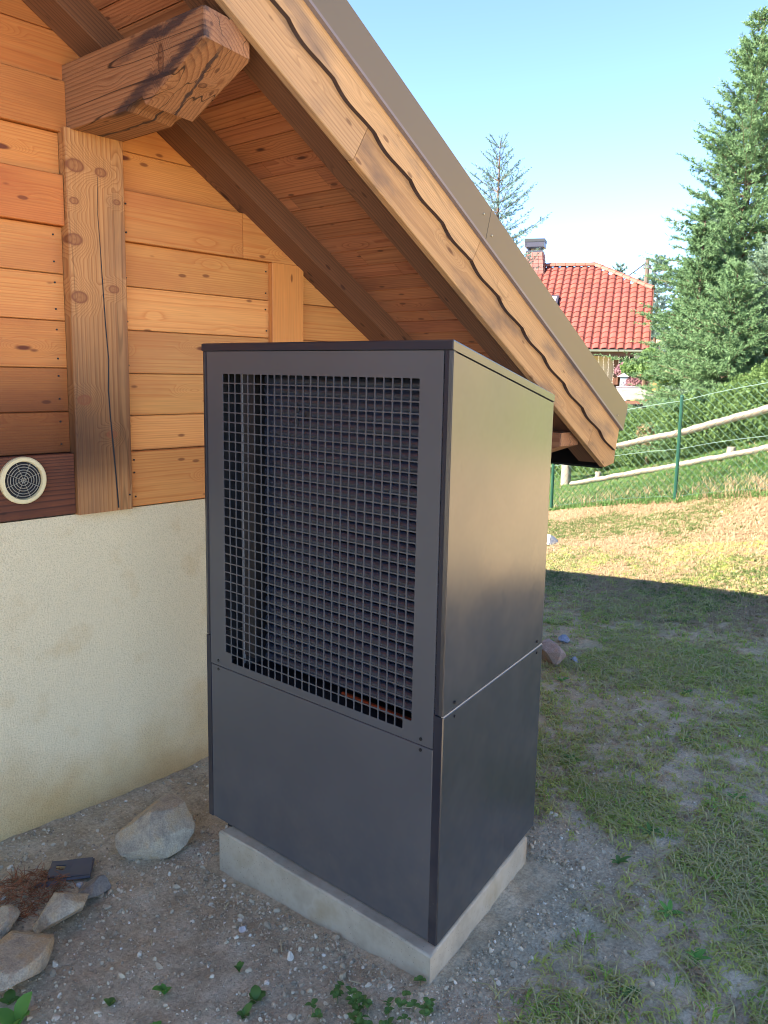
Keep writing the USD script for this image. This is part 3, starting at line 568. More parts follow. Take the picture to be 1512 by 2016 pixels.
# bargeboard, wavy board in front of it, metal verge
fasc_t = (1.0, .93, .84)
def barge(s0, s1, tint):
    fr = frame(roofpt(s0, 2.075, -.015), sd, nr)
    yout = fr[:3, 2] @ Yv
    if yout > 0:
        fr = frame(roofpt(s0, 2.075, -.015), sd, nr); fr[:3, 3] = roofpt(s0, 2.045, -.015)
    return beam(chalet, 'bargeboard', 'fascia_wood', fr, s1 - s0, .20, .030, seg=3, ch=.0025, tint=tint)
barge(S0, .652, (.98, .92, .88)); barge(.654, 2.72, (.97, .86, .74))
def edge_board(name, ring, y0, y1, mat_, tint):
    pm = trimesh.creation.extrude_polygon(Polygon(ring), y1 - y0, engine='earcut')
    off = np.array([rng.uniform(-20, 20), .1, .07]); fr = frame([0, 0, 0], sd, nr); M = fr.copy()       # local z = -y
    M[:3, 3] = nr * H2 + np.array([0, y1, 0]) - fr[:3, :3] @ off; v = np.array(pm.vertices)
    obj(chalet, name, (v + off, pm.faces), mat_, M, attrs={'tint': np.tile(tint, (len(v), 1))})
edge_board('bargeboard', [(2.722, -.015), (2.962, -.015), (3.045, .05), (2.99, .185), (2.722, .185)], 2.045, 2.075, 'fascia_wood', (.86, .74, .62))
def wave(s):
    t = ((s + 0.02) / 0.2325) % 1.0
    a = np.abs(np.sin(np.pi * t)) ** 0.8 - 0.6 + 0.3 * np.sin(2 * np.pi * t)
    return .123 - .0095 * np.clip(s, 0, 3) - .0125 * a
def wavy(s0, s1, tint, end=0.0):
    ss = np.append(np.arange(s0, s1, .012), s1)
    edge_board('wavy_board', np.concatenate([np.column_stack([ss, wave(ss)]), [(s1 - end, .245), (s0, .245)]]), 2.027, 2.0445, 'fascia_wood', tint)
    up_, lo_ = wave(ss), wave(ss) - .0008
    V = np.vstack([[roofpt(a, yy, h) for a, h in zip(ss, lo_)] for yy in (2.0275, 2.0448)]); k = len(ss)
    obj(chalet, 'board_edge', vf((V, [(i, i + k, i + k + 1, i + 1) for i in range(k - 1)])), 'edge_stain')
wavy(S0, 1.37, (1.0, .95, .88)); wavy(1.372, 2.988, (1.02, .94, .84), .045)
# roof body, both slopes (the far one unseen but it casts shade)
fr = frame(roofpt(S0, 2.03, .112), sd, Yv)
hz = fr[:3, 2] @ nr
def slab(s0, s1, y0, y1, h0, h1):
    P = [roofpt(s, y, h) for s in (s0, s1) for y in (y0, y1) for h in (h0, h1)]
    return trimesh.convex.convex_hull(np.array(P))
obj(chalet, 'roof_deck', slab(S0, 2.95, 2.046, 12.3, .111, .330), 'roof_felt')
xr = roofpt(S0, 0, .33)
def mirror_slab(m):
    v = np.array(m.vertices); v[:, 0] = 2 * xr[0] - v[:, 0]; return v, np.array(m.faces)[:, ::-1]
obj(chalet, 'roof_deck', mirror_slab(slab(S0, 2.95, 2.046, 12.3, .0, .330)), 'roof_felt')
obj(chalet, 'eave_board', slab(2.985, 3.01, 2.078, 12.3, -.004, .22), 'brown_post_wood')
# metal verge: vertical face with a folded lip below
def yplate(ring, y0, y1): return trimesh.convex.convex_hull(np.array([roofpt(a, yy, h) for a, h in ring for yy in (y0, y1)]))
YM = 2.010
obj(chalet, 'verge_flashing', cat([yplate([(S0, .222), (2.966, .222), (2.936, .347), (S0, .347)], YM, YM + .002), yplate([(S0, .343), (2.936, .343), (2.936, .347), (S0, .347)], YM + .002, YM + .12)]), 'verge_metal')
obj(chalet, 'verge_lip', cat([yplate([(S0, .212), (2.969, .212), (2.966, .222), (S0, .222)], YM - .0015, YM + .002), yplate([(S0, .212), (2.969, .212), (2.969, .2145), (S0, .2145)], YM + .002, 2.0265)]), 'verge_rim')
for a_, h_ in ((1.312, .295), (1.405, .262), (2.86, .245)):
    r = trimesh.creation.icosphere(1, .0045); r.apply_translation(roofpt(a_, YM - .001, h_)); obj(chalet, 'rivet', r, 'rivet')
obj(chalet, 'flashing_joint', yplate([(1.378, .224), (1.3795, .224), (1.345, .346), (1.3435, .346)], YM - .0006, YM), 'black_inside')
# nails on the small boards
# round air vent with wire grille on the dark bottom board
vent = path_of(chalet, 'air_vent'); UsdGeom.Xform.Define(stage, vent).AddTranslateOp().Set(Gf.Vec3d(1.331, WY + .003, 1.246))
def ring_mesh(r0, r1, y0, y1, k=48, bev=.004):
    prof = [(r0, y1), (r0 + bev * .5, y0 + bev), (r0 + bev, y0), (r1 - bev, y0), (r1, y0 + bev), (r1, y1)]
    g = np.arange(k) * 2 * np.pi / k
    V = np.array([(r * math.cos(a), y, r * math.sin(a)) for a in g for r, y in prof]); n = len(prof); F = []
    for i in range(k):
        for j in range(n - 1):
            a, b = i * n + j, ((i + 1) % k) * n + j
            F += [(a, b, b + 1), (a, b + 1, a + 1)]
    return V, np.array(F)
obj(vent, 'ring_frame', ring_mesh(.0625, .081, -.014, .0), 'vent_cream', smooth=30)
dk_ = trimesh.creation.cylinder(.066, .004, sections=40); dk_.apply_transform(trimesh.transformations.rotation_matrix(math.pi / 2, X)); dk_.apply_translation([0, -.002, 0])
obj(vent, 'duct_opening', dk_, 'black_inside')
for r in (.008, .017, .027, .036, .046, .055):
    g = np.linspace(0, 2 * np.pi, 41)
    obj(vent, 'wire_ring', tube(np.column_stack([r * np.cos(g), np.full(41, -.009), r * np.sin(g)]), .0013, 5, False), 'vent_wire')
for k in range(4):
    a = .35 + k * math.pi / 4
    obj(vent, 'wire_spoke', tube([(-.063 * math.cos(a), -.0075, -.063 * math.sin(a)), (.063 * math.cos(a), -.0075, .063 * math.sin(a))], .0011, 5), 'vent_wire')
# nail heads in boards
for (x, z) in [(x_ + rng.normal(0, .004), z_) for x_ in (1.762, 2.44) for zz_ in (1.454, 1.612, 1.773, 1.932) for z_ in (zz_ + .03, zz_ + .12)] + [(1.49, z_) for z_ in (1.36, 1.44, 1.52, 1.6, 1.66, 1.76, 1.83, 1.92, 1.99, 2.08)] + [(1.763, 1.288), (1.763, 1.24), (1.766, 1.147), (1.73, 1.16), (1.757, 1.345), (1.757, 1.44), (1.757, 1.5), (1.757, 1.6), (1.757, 1.75), (1.757, 2.12), (1.757, 2.22), (1.755, 2.33), (1.4, 1.26)]:
    c = trimesh.creation.cylinder(.0035, .004, sections=8); c.apply_transform(trimesh.transformations.rotation_matrix(math.pi / 2, X))
    c.apply_translation([x, (INF if (z > 1.325 and z < 2.09) or z > 2.27 else WY + .002) - .001 if x != 1.73 else WY - .0165, z]); obj(chalet, 'nail_head', c, 'screw_black')

# ------------------------------------------------------------------ heat pump on its plinth
O = np.array([1.6533, 1.2282, 0.10]); BETA, GAM = -0.0118, math.radians(11.12)
W, HF, DP, LID, SEAM = 1.0073, 1.6144, 0.7339, 0.0245, 0.6525
ud, vd = DP * math.cos(GAM), DP * math.sin(GAM)
DROP = .1387
hp = thing('heat_pump', O, 'tall anthracite outdoor heat pump with square-holed grille and sloping lid', 'heat pump', rz=BETA)
# local frame: x = depth away from the viewer, y = to the left, z up
def hexa(P): return trimesh.convex.convex_hull(np.array(P, float))
def quad_panel(corners, nrm, th, c=.002):
    """Flat sheet from four corners (outer face), thickness inwards, edges bevelled."""
    P = np.array(corners, float); n = np.array(nrm, float); n /= np.linalg.norm(n); U = lambda q: q / np.linalg.norm(q, axis=1, keepdims=True)
    ins = P + c * (U(np.roll(P, -1, 0) - P) + U(np.roll(P, 1, 0) - P))
    return hexa(np.vstack([ins, P - n * c, P - n * th]))
# grille panel: one punched sheet
PITU, PITZ, BAR = .03093, .03033, .0036
pl, pr, pb, pt = .9832, .0292, .5575, 1.5885
outer = sbox(pr, pb, pl, pt)
holes = []  # square holes, rounded corners
for i in range(26):
    for j in range(31):
        if j == 30 and i in (0, 25): continue
        y0 = .1020 + i * PITU; z1 = 1.5215 - j * PITZ
        holes.append(sbox(y0 + BAR * .3 + .003, z1 - PITZ + BAR * .5 + .003, y0 + PITU - BAR * .7 - .003, z1 - BAR * .5 - .003).buffer(.003, quad_segs=2))
poly = Polygon(outer.exterior.coords, [list(h.exterior.coords) for h in holes])
gm = trimesh.creation.extrude_polygon(poly, .0022, engine='earcut')
gv = np.column_stack([gm.vertices[:, 2], gm.vertices[:, 0], gm.vertices[:, 1]])
obj(hp, 'grille_panel', (gv, gm.faces), 'panel_front')
obj(hp, 'front_panel', quad_panel([(0, pl, .004), (0, pr - .006, .004), (0, pr, .5545), (0, pl, .5545)], (-1, 0, 0), .01), 'panel_front')
# corner strips (front flanges of the side panels), upper and lower
for z0, z1, du in ((.6545, HF - LID - .001, -.003), (.002, .6515, -.005)):
    tg = math.tan(GAM)
    for sg in (1, -1):
        P = [(x_, yy, z_) for z_ in (z0, z1) for x_, yy in ((.005 + du, .0005), (.005 + du, pr - .0025), (.03, pr - .0025), (.03, .03 * tg + .004))]
        P = [(x_, yy if sg > 0 else W - (yy if yy < pr - .01 else (W - pl) - .0025), z_) for x_, yy, z_ in P]
        obj(hp, 'corner_strip', hexa(P), 'casing_dark')
# side panels
def side_pt(d, z, sgn, out=0.0):
    y = d * math.sin(GAM); x = d * math.cos(GAM)
    q = np.array([x, y, z]) + out * np.array([math.sin(GAM), -math.cos(GAM), 0])
    if sgn < 0: q[1] = W - q[1]
    return q
def lidz(d): return HF - DROP * d / DP
for sgn in (1, -1):
    nrm = np.array([math.sin(GAM), -math.cos(GAM) * sgn, 0])
    obj(hp, 'side_panel', quad_panel([side_pt(.002, .6545, sgn), side_pt(DP, .6545, sgn), side_pt(DP, lidz(DP) - LID - .002, sgn), side_pt(.002, lidz(0) - LID - .002, sgn)], nrm, .012), 'panel_side')
    obj(hp, 'side_panel', quad_panel([side_pt(.002, .0015, sgn, .002), side_pt(DP, .0015, sgn, .002), side_pt(DP, .6515, sgn, .002), side_pt(.002, .6515, sgn, .002)], nrm, .012, .0025), 'panel_side')
    # folded edge between the two sheets; the light it catches is painted pale
    obj(hp, 'joint_edge', hexa([side_pt(d, z, sgn, o_) for d in (.004, DP - .004) for z in (.6512, .6544) for o_ in (-.006, .0012)]), 'bright_edge')
    for d in (.067, .6787):
        for z in (.6735, .635):
            q = side_pt(d, z, sgn, .003)
            c = trimesh.creation.cylinder(.0042, .006, sections=12)
            c.apply_transform(trimesh.geometry.align_vectors([0, 0, 1], nrm)); c.apply_translation(q); obj(hp, 'screw', c, 'screw_black')
obj(hp, 'back_panel', hexa([(ud - a, y, z) for a in (0, .01) for y, z in ((vd, .0015), (W - vd, .0015), (vd, HF - DROP - LID), (W - vd, HF - DROP - LID))]), 'panel_side')
# lid with folded rim
def lid_ring(inset, dz): return [(-.001 + inset, inset - .001, HF + dz), (ud - inset + .003, vd + inset * 1.2 - .001, HF - DROP + dz), (ud - inset + .003, W - vd - inset * 1.2 + .001, HF - DROP + dz), (-.001 + inset, W + .001 - inset, HF + dz)]
obj(hp, 'lid', hexa(lid_ring(.003, 0) + lid_ring(0, -.003) + lid_ring(0, -LID + .001) + lid_ring(.002, -LID)), 'casing_lid' if 'casing_lid' in MAT else 'panel_side')
obj(hp, 'lid_front', bx(-.0035, .001, -.0005, W + .0005, HF - LID + .001, HF - .0025, .001), 'casing_dark')
for y, z in ((.0694, .5736), (.0694, .543), (.9435, .5742), (.9435, .544)):
    c = trimesh.creation.cylinder(.0048, .004, sections=14); c.apply_transform(trimesh.transformations.rotation_matrix(math.pi / 2, [0, 1, 0])); c.apply_translation([.0, y, z]); obj(hp, 'screw', c, 'screw_black')
# base frame and coil behind the grille
obj(hp, 'base_frame', hexa([(x, y, z) for x, y in ((.012, .02), (.012, W - .09), (ud - .02, W - vd - .03), (ud - .02, vd + .03)) for z in (-.012, .004)]), 'casing_dark')
obj(hp, 'coil_back', bx(.16, .165, .06, .94, .56, 1.56), 'black_inside')
obj(hp, 'coil_side_plate', bx(.055, .16, .862, .866, .56, 1.56), 'inner_plate')
obj(hp, 'coil_side_plate', bx(.052, .055, .812, .868, .60, 1.54), 'inner_plate')
obj(hp, 'bright_rail', bx(.048, .0545, .868, .8725, .57, 1.55), 'bright_edge')
obj(hp, 'coil_tray', bx(.012, .2, .06, .94, .555, .562), 'black_inside')
for k in range(29):
    z = .597 + k * .0324
    obj(hp, 'coil_tube', tube([(.105, .045, z), (.105, .81, z)], .0153, 14), 'coil', smooth=40)
obj(hp, 'copper_pipe', tube([(.055, .05, .582), (.055, .12, .582), (.06, .42, .586)], .0075, 10), 'copper', smooth=40)
for k, (y, z) in enumerate(((.61, 1.40), (.66, 1.375), (.655, 1.42))):
    v, f = rock(50 + k, (.003, .012, .016)); obj(hp, 'sticker_remnant', (v + [.088, y, z], f), 'inner_plate')

# plinth follows the same taper
pz1, F0 = 0.099, -.038
def pl_ring(ins, z): return [(F0 + ins, -.013 + ins, z), (.645 - ins, .118 + ins, z), (.645 - ins, W - .25 - ins, z), (F0 + ins, .900 - ins, z)]
plinth = path_of(None, 'concrete_plinth')
stp = []
ringz = [(.0, -.30), (.0, -.02), (.0, -.006), (.004, -.001), (.007, .0)]
m = hexa([p for ins, z in ringz for p in pl_ring(ins, z)])
for _ in range(4): m = m.subdivide()
v = np.array(m.vertices); wn = meshkit.fbm(v * 14, 3, 4)[:, None] - .5
v = v + wn * np.array([.006, .006, .004]) + (meshkit.fbm(v * 60, 2, 6)[:, None] - .5) * .0025
v[:, 2] = np.minimum(v[:, 2], .0005)
M = np.eye(4); c_, s_ = math.cos(BETA), math.sin(BETA); M[:2, :2] = [[c_, -s_], [s_, c_]]; M[:3, 3] = O
USED['/World/concrete_plinth'] = -1
obj(None, 'concrete_plinth', (v, m.faces), 'concrete', M, smooth=35, label='low rough concrete plinth under the heat pump', cat='plinth')

# ------------------------------------------------------------------ stones, tray, litter beside the wall
def place_rock(name, seed, x, y, size, rz, mat_, label, sink=.3, cuts=9, tilt=(0, 0), cat_='stone', group=None, flat=0):
    v, f = rock(seed, size, cuts, 4 if max(size) > .06 else 3)
    R = trimesh.transformations.euler_matrix(tilt[0], tilt[1], rz)[:3, :3]; v = v @ R.T
    if flat: h_ = v[:, 2] + .12 * v[:, 0] - flat * size[2]; v[:, 2] -= np.maximum(h_, 0) * .9
    z = float(ground(x, y)[0]) - v[:, 2].min() - size[2] * sink * 1.2
    p = path_of(None, name); USED[(None or '/World') + '/' + name] -= 1
    M = np.eye(4); M[:3, 3] = (x, y, z)
    return obj(None, name, (v, f), mat_, M, smooth=16, label=label, cat=cat_, group=group)
place_rock('stone', 11, 1.56, 2.40, (.165, .135, .105), .35, 'limestone', 'largest stone, pale angular block with tan side, between wall and heat pump', .15, 10, (.1, -.15), flat=.55)
place_rock('stone', 23, 1.262, 2.305, (.066, .052, .032), .4, 'slate_stone', 'flat dark slate-grey stone beside the black plastic tray')
place_rock('stone', 31, 1.125, 2.255, (.108, .074, .064), .2, 'limestone', 'rounded pale stone in front of the pine needle heap', .2)
place_rock('stone', 45, .985, 2.335, (.075, .05, .042), .9, 'limestone', 'small tan stone at the left picture edge behind the big flat slab')
place_rock('stone', 57, .905, 2.135, (.165, .10, .07), .55, 'limestone', 'big flat grey slab stone cut by the left picture edge', .2, 12, flat=.5)
place_rock('stone', 61, 6.70, 3.80, (.10, .08, .06), .3, 'pale_stone', 'white stone lying in the sunlit lawn beside the heat pump')
place_rock('stone', 67, 4.12, 2.30, (.13, .09, .075), .5, 'pink_stone', 'pinkish granite block in the grass behind the heat pump', .1)
place_rock('stone', 71, 4.50, 2.43, (.06, .045, .03), .1, 'blue_stone', 'blue-grey stone lying above the pinkish block')
place_rock('stone', 73, 4.22, 2.20, (.05, .036, .025), 1.1, 'blue_stone', 'small blue-grey stone right of the pinkish block')
place_rock('stone', 79, 1.46, 1.80, (.018, .013, .009), .3, 'pale_stone', 'little tan flat stone on the soil left of the plinth corner')
place_rock('stone', 83, 1.25, 2.375, (.016, .013, .011), .3, 'pale_stone', 'tiny cream pebble under the edge of the black tray')
# black plastic tray with a rectangular slot
tray = thing('plastic_tray', (1.262, 2.455, float(ground(1.262, 2.455)[0]) + .010), 'cracked black plastic tray lid with a slot, lying against the plaster wall', 'tray', rz=-.62)
tp = Polygon([(-.066, -.036), (.066, -.042), (.070, .036), (-.060, .042)], [[(-.045, -.005), (-.02, -.012), (-.012, .014), (-.045, .022)]])
tm = trimesh.creation.extrude_polygon(tp, .004, engine='earcut')
for _ in range(2): tm = tm.subdivide()
tv = np.array(tm.vertices); tv[:, 2] += .02 * (meshkit.fbm(tv * 14, 2, 2) - .5) + .10 * tv[:, 1] + .052
obj(tray, 'cover', (tv - [0, 0, .045], tm.faces), 'plastic_black')
obj(tray, 'rim', cat([tube([(-.066, -.04, -.005), (.066, -.046, .0), (.072, .038, .008), (-.06, .044, .01), (-.066, -.04, -.005)], .005, 6)]), 'plastic_black')
obj(tray, 'pipe_end', tube([(-.10, -.05, -.008), (-.03, -.058, -.006)], .010, 8), 'plastic_black')
# heap of dead needles and twigs
r2 = np.random.default_rng(4); parts = []
for k in range(620):
    a, rr = r2.uniform(0, 2 * math.pi), .15 * math.sqrt(r2.uniform()); x, y = 1.07 + rr * math.cos(a) * 1.25, 2.455 + rr * math.sin(a) * .75
    hgt = .05 * max(0, 1 - rr / .15) * r2.uniform(.2, 1) + .004
    b = r2.uniform(0, 2 * math.pi); L = r2.uniform(.02, .055); el = r2.normal(0, .35)
    p0 = np.array([x, y, float(ground(x, y)[0]) + hgt]); d = np.array([math.cos(b) * math.cos(el), math.sin(b) * math.cos(el), math.sin(el)])
    parts.append(tube([p0, p0 + d * L * .5 + [0, 0, .004], p0 + d * L], [.0013, .0012, .0007], 3, False))
obj(None, 'needle_litter', cat(parts), 'dead_needles', label='heap of brown conifer needles and twigs by the wall', cat='litter', kind='stuff')

# ------------------------------------------------------------------ scattering
def protos(base, meshes, matname, smooth=False):
    out = []
    for i, m in enumerate(meshes):
        p = f'{base}/prototypes/{["a", "b", "c", "d", "e", "f", "g", "h"][i]}'
        usdkit.mesh(stage, p, m, MAT[matname[i] if isinstance(matname, list) else matname], smooth=smooth); out.append(p)
    return out
def scatter(name, meshes, matname, pos, rot, scl, ids, label, catg, smooth=False):
    p = path_of(None, name)
    pi = UsdGeom.PointInstancer.Define(stage, p)
    pi.CreatePrototypesRel().SetTargets([Sdf.Path(x) for x in protos(p, meshes, matname, smooth)])
    pi.CreatePositionsAttr(Vt.Vec3fArray.FromNumpy(np.asarray(pos, np.float32)))
    h = np.asarray(rot) / 2
    q = np.asarray(rot if np.ndim(rot) == 2 else np.column_stack([np.cos(h), 0 * h, 0 * h, np.sin(h)]), np.float32)
    pi.CreateOrientationsAttr(Vt.QuathArray([Gf.Quath(float(a), float(b), float(c), float(d)) for a, b, c, d in q]))
    s = np.asarray(scl, np.float32); s = np.repeat(s[:, None], 3, 1) if s.ndim == 1 else s
    pi.CreateScalesAttr(Vt.Vec3fArray.FromNumpy(s)); pi.CreateProtoIndicesAttr(Vt.IntArray([int(i) for i in ids]))
    tag(p, label, catg, kind='stuff')
def rand_quat(n, r):
    q = r.normal(size=(n, 4)); return q / np.linalg.norm(q, axis=1, keepdims=True)
def in_view(x, y, m=60):
    P = np.column_stack([x, y, gz(x, y) - EYE]); d = P @ fw; u = CX + FPX * (P @ RT) / d; w = CY - FPX * (P @ UP) / d
    return (d > .3) & (u > -m) & (u < 768 + m) & (w > -m) & (w < 1024 + m)
HB = lambda x, y: (x > 1.60) & (x < 2.32) & (y > 1.20) & (y < 2.2)
r3 = np.random.default_rng(12)
n = 130000
x, y = r3.uniform(.6, 4.2, n), r3.uniform(.2, 2.8, n)
gravel = np.clip(.32 + .8 * (meshkit.fbm(np.stack([x * 2.3, y * 2.3, 0 * x], -1), 4, 77) - .45), .04, 1)
box_d = np.hypot(np.maximum(np.abs(x - 1.97) - .38, 0), np.maximum(np.abs(y - 1.68) - .5, 0))
gravel = np.maximum(gravel * np.clip(1.15 - lawn(x, y), .12, 1), np.clip(.85 - box_d * 3.2, 0, 1))
keep = (r3.uniform(size=n) < gravel) & ~HB(x, y) & in_view(x, y)
x, y = x[keep], y[keep]; n = len(x)
sc = np.clip(r3.lognormal(math.log(.0027), .52, n), .0016, .014)
print('pebbles', n)
scatter('gravel', [rock(100 + i, (1.25, 1.0, .72), 6, 1, .12) for i in range(6)], 'pebble', np.column_stack([x, y, ground(x, y) + sc * .25]), rand_quat(n, r3), sc, r3.integers(0, 6, n), 'grey pebbles and grit scattered over the bare soil', 'gravel')

def tuft(seed, nb, L, spread, wid=.0026, lean=.6):
    r = np.random.default_rng(seed); V, F = [], []
    for k in range(nb):
        a, a2 = r.uniform(0, 2 * math.pi), r.uniform(0, 2 * math.pi)
        b = np.array([math.cos(a2), math.sin(a2), 0]) * spread * math.sqrt(r.uniform()); l = L * r.uniform(.5, 1.1); ln = abs(r.normal(lean, .3))
        d = np.array([math.cos(a), math.sin(a), 0]); s = np.array([-d[1], d[0], 0]) * wid * r.uniform(.7, 1.3)
        pts = [b, b + d * l * .35 * ln * .6 + Z * l * .45, b + d * l * .75 * ln + Z * l * (.72 - .25 * ln), b + d * l * 1.05 * ln + Z * l * max(.9 - .62 * ln, .05)]
        i = len(V); V += [pts[0] - s, pts[0] + s, pts[1] - s * .9, pts[1] + s * .9, pts[2] - s * .6, pts[2] + s * .6, pts[3]]
        F += [(i, i + 1, i + 3), (i, i + 3, i + 2), (i + 2, i + 3, i + 5), (i + 2, i + 5, i + 4), (i + 4, i + 5, i + 6)]
    return np.array(V), np.array(F)
# shaded lawn: sparse patchy tufts, cut blades lying about
n = 150000
x, y = r3.uniform(1.0, 6.6, n), r3.uniform(.1, 3.6, n)
pp = np.stack([x, y, 0 * x], -1)
pn = meshkit.fbm(pp * 2.4, 4, 41)
den = lawn(x, y) * np.clip((pn - .44) * 4.6, .13, 1) * np.interp(x, [1.5, 2.6, 4.5, 6.0], [.66, .68, .56, .42])
keep = (r3.uniform(size=n) < den) & ~HB(x, y) & in_view(x, y) & ((y < 2.7) | (x > 4.3))
x, y = x[keep], y[keep]; n = len(x); print('tufts', n)
scatter('grass', [tuft(1, 10, .036, .022, .0026, .8), tuft(2, 8, .044, .022, .0028, .7), tuft(3, 13, .028, .028, .0026, 1.0), tuft(4, 9, .038, .028, .0024, 1.2), tuft(5, 6, .055, .035, .0024, 1.55), tuft(6, 5, .07, .035, .002, 1.62), tuft(7, 9, .034, .03, .0022, 1.5)],
        ['grass_green', 'grass_lush', 'grass_green', 'grass_green', 'grass_cut', 'grass_cut', 'grass_dry'], np.column_stack([x, y, ground(x, y) - .003]), r3.uniform(0, 6.28, n), r3.uniform(.5, 1.15, n), r3.choice(7, n, p=[.18, .09, .19, .14, .15, .09, .16]), 'thin patchy lawn in the shade, with mown blades lying on it', 'grass')
# sunlit mown lawn up to the fence
n = 120000
x, y = r3.uniform(5.0, 10.5, n), r3.uniform(.6, 6.2, n)
fs = (x - F_M[0]) * fn_[0] + (y - F_M[1]) * fn_[1]
pn = meshkit.fbm(np.stack([x * 1.5, y * 1.5, 0 * x], -1), 4, 51)
keep = (fs < .05) & in_view(x, y, 20) & (r3.uniform(size=n) < np.clip((x - 5.0) * .8, 0, .8))
x, y, pn = x[keep], y[keep], pn[keep]; n = len(x); print('sun tufts', n)
gid = np.where(r3.uniform(size=n) < np.clip((pn - .50) * 3.5 + .18, .03, .6), r3.integers(0, 2, n), r3.integers(2, 4, n))
scatter('grass', [tuft(11, 8, .04, .03, .003), tuft(12, 8, .035, .03, .003, .9), tuft(13, 9, .035, .035, .003, 1.0), tuft(14, 8, .03, .035, .003, 1.3)], ['lawn_green', 'lawn_green', 'grass_dry', 'grass_dry'],
        np.column_stack([x, y, gz(x, y) - .003]), r3.uniform(0, 6.28, n), r3.uniform(.6, 1.2, n), gid, 'short mown lawn in the sun, tan with green patches', 'grass')
# longer grass along and beyond the fence
n = 90000
x, y = r3.uniform(7.0, 15.0, n), r3.uniform(1.2, 9.0, n)
fs = (x - F_M[0]) * fn_[0] + (y - F_M[1]) * fn_[1]
keep = (fs > -.05) & (fs < 5) & in_view(x, y, 20)
x, y, fs = x[keep], y[keep], fs[keep]; n = len(x); print('far tufts', n)
gid = np.where((fs < .35) & (r3.uniform(size=n) < np.interp(y, [1.0, 2.4, 3.0, 6.0], [.35, .22, .05, .03])), 2, np.where(r3.uniform(size=n) < .16, 3, r3.integers(0, 2, n)))
scatter('grass', [tuft(21, 9, .10, .05, .004), tuft(22, 9, .08, .05, .004, .9), tuft(23, 7, .24, .05, .0025, .5), tuft(24, 8, .08, .05, .004, .8)], ['meadow_green', 'meadow_green', 'grass_dry', 'grass_dry'],
        np.column_stack([x, y, gz(x, y) - .003]), r3.uniform(0, 6.28, n), np.where(fs < .25, 1.0, .8) * r3.uniform(.6, 1.2, n), gid, 'greener uncut grass beyond the wire fence', 'grass')
# straws on the soil
for k, (px, py, a, L) in enumerate([(1.235, 1.94, 1.0, .045), (1.46, 1.63, .9, .05), (1.50, 1.36, 2.0, .03), (1.49, 1.93, .5, .035), (1.52, 1.20, 2.3, .03)]):
    z = float(ground(px, py)[0]) + .004; d = np.array([math.cos(a), math.sin(a), .05])
    obj(None, 'straw', tube([np.array([px, py, z]), np.array([px, py, z]) + d * L], [.0022, .0014], 5), 'straw', label=['short straw lying in the middle of the bare soil', 'thick pale straw in front of the plinth', 'pale straw on the grit at the plinth corner', 'short straw at the left end of the plinth', 'thin straw beside the weeds below the plinth'][k], cat='straw')

def leafblade(L, Wd, curl=.5, k=5):
    t = np.linspace(0, 1, k + 1); w = Wd * np.sin(np.pi * np.clip(t * .92 + .06, 0, 1)) ** .8
    xx = L * t; zz = L * (.5 * t - curl * t * t)
    V = np.vstack([np.column_stack([xx, -w, zz + w * .25]), np.column_stack([xx, 0 * w, zz]), np.column_stack([xx, w, zz + w * .25])]); n_ = k + 1; F = []
    for r in (0, 1):
        for i in range(k):
            a = r * n_ + i; F.append((a, a + 1, a + 1 + n_, a + n_))
    return vf((V, F))
def weed(name, x, y, seed, nl, L, Wd, mat_, label, up=.5, group=None):
    r = np.random.default_rng(seed); t = thing(name, (x, y, float(ground(x, y)[0]) - .002), label, 'weed', group)
    for i in range(nl):
        a = i * 2.4 + r.uniform(-.4, .4); s = r.uniform(.6, 1.1); v, f = leafblade(L * s, Wd * s, r.uniform(.2, .6))
        R = trimesh.transformations.euler_matrix(0, -r.uniform(.1, .9) * up, a)[:3, :3]
        obj(t, 'leaf', (v @ R.T + [0, 0, r.uniform(0, L * .3 * up)], f), mat_, smooth=True)
    return t
weed('weed', .84, 1.945, 1, 4, .075, .026, 'weed_bright', 'large bright green leafy weed at the bottom left corner', .9)
weed('weed', .86, 2.03, 2, 4, .04, .014, 'weed_leaf', 'small dark weed just above the large bright green one', .8)
weed('weed', 1.145, 1.745, 3, 5, .035, .012, 'weed_bright', 'bright two-leaved seedling on the bare soil at the bottom', 1.1)
weed('weed', 1.03, 1.82, 4, 4, .025, .009, 'weed_leaf', 'tiny seedling left of the two-leaved one', .8)
weed('weed', 1.06, 1.66, 5, 5, .024, .009, 'weed_bright', 'little bright rosette weed at the bottom edge', .8)
weed('weed', 1.33, 1.66, 6, 5, .03, .008, 'weed_leaf', 'upright dark sprout between soil and plinth', 1.3)
weed('weed', 1.285, 1.535, 7, 7, .034, .013, 'weed_leaf', 'leafy dark green weed below the middle of the plinth', .8)
weed('weed', 1.235, 1.52, 8, 5, .028, .011, 'weed_leaf', 'small weed left of the leafy dark green one', .8)
r4 = np.random.default_rng(9); cl_m = []
for k in range(42):
    cx_, cy_ = [(1.42, 1.27), (1.47, 1.20), (1.38, 1.33), (1.52, 1.14), (1.36, 1.22)][k % 5]; x_, y_ = cx_ + r4.normal(0, .05), cy_ + r4.normal(0, .04); z_ = float(ground(x_, y_)[0]); a0 = r4.uniform(0, 6.28); h_ = r4.uniform(.008, .03)
    for q in range(3):
        v, f = leafblade(.019 * r4.uniform(.6, 1.2), .0085, .5, 4); R = trimesh.transformations.euler_matrix(r4.normal(0, .2), -r4.uniform(-.1, .4), a0 + q * 2.094)[:3, :3]; cl_m.append((v @ R.T + [x_, y_, z_ + h_], f))
    cl_m.append(tube([(x_, y_, z_ - .003), (x_ + .003, y_, z_ + h_)], .0007, 3, False))
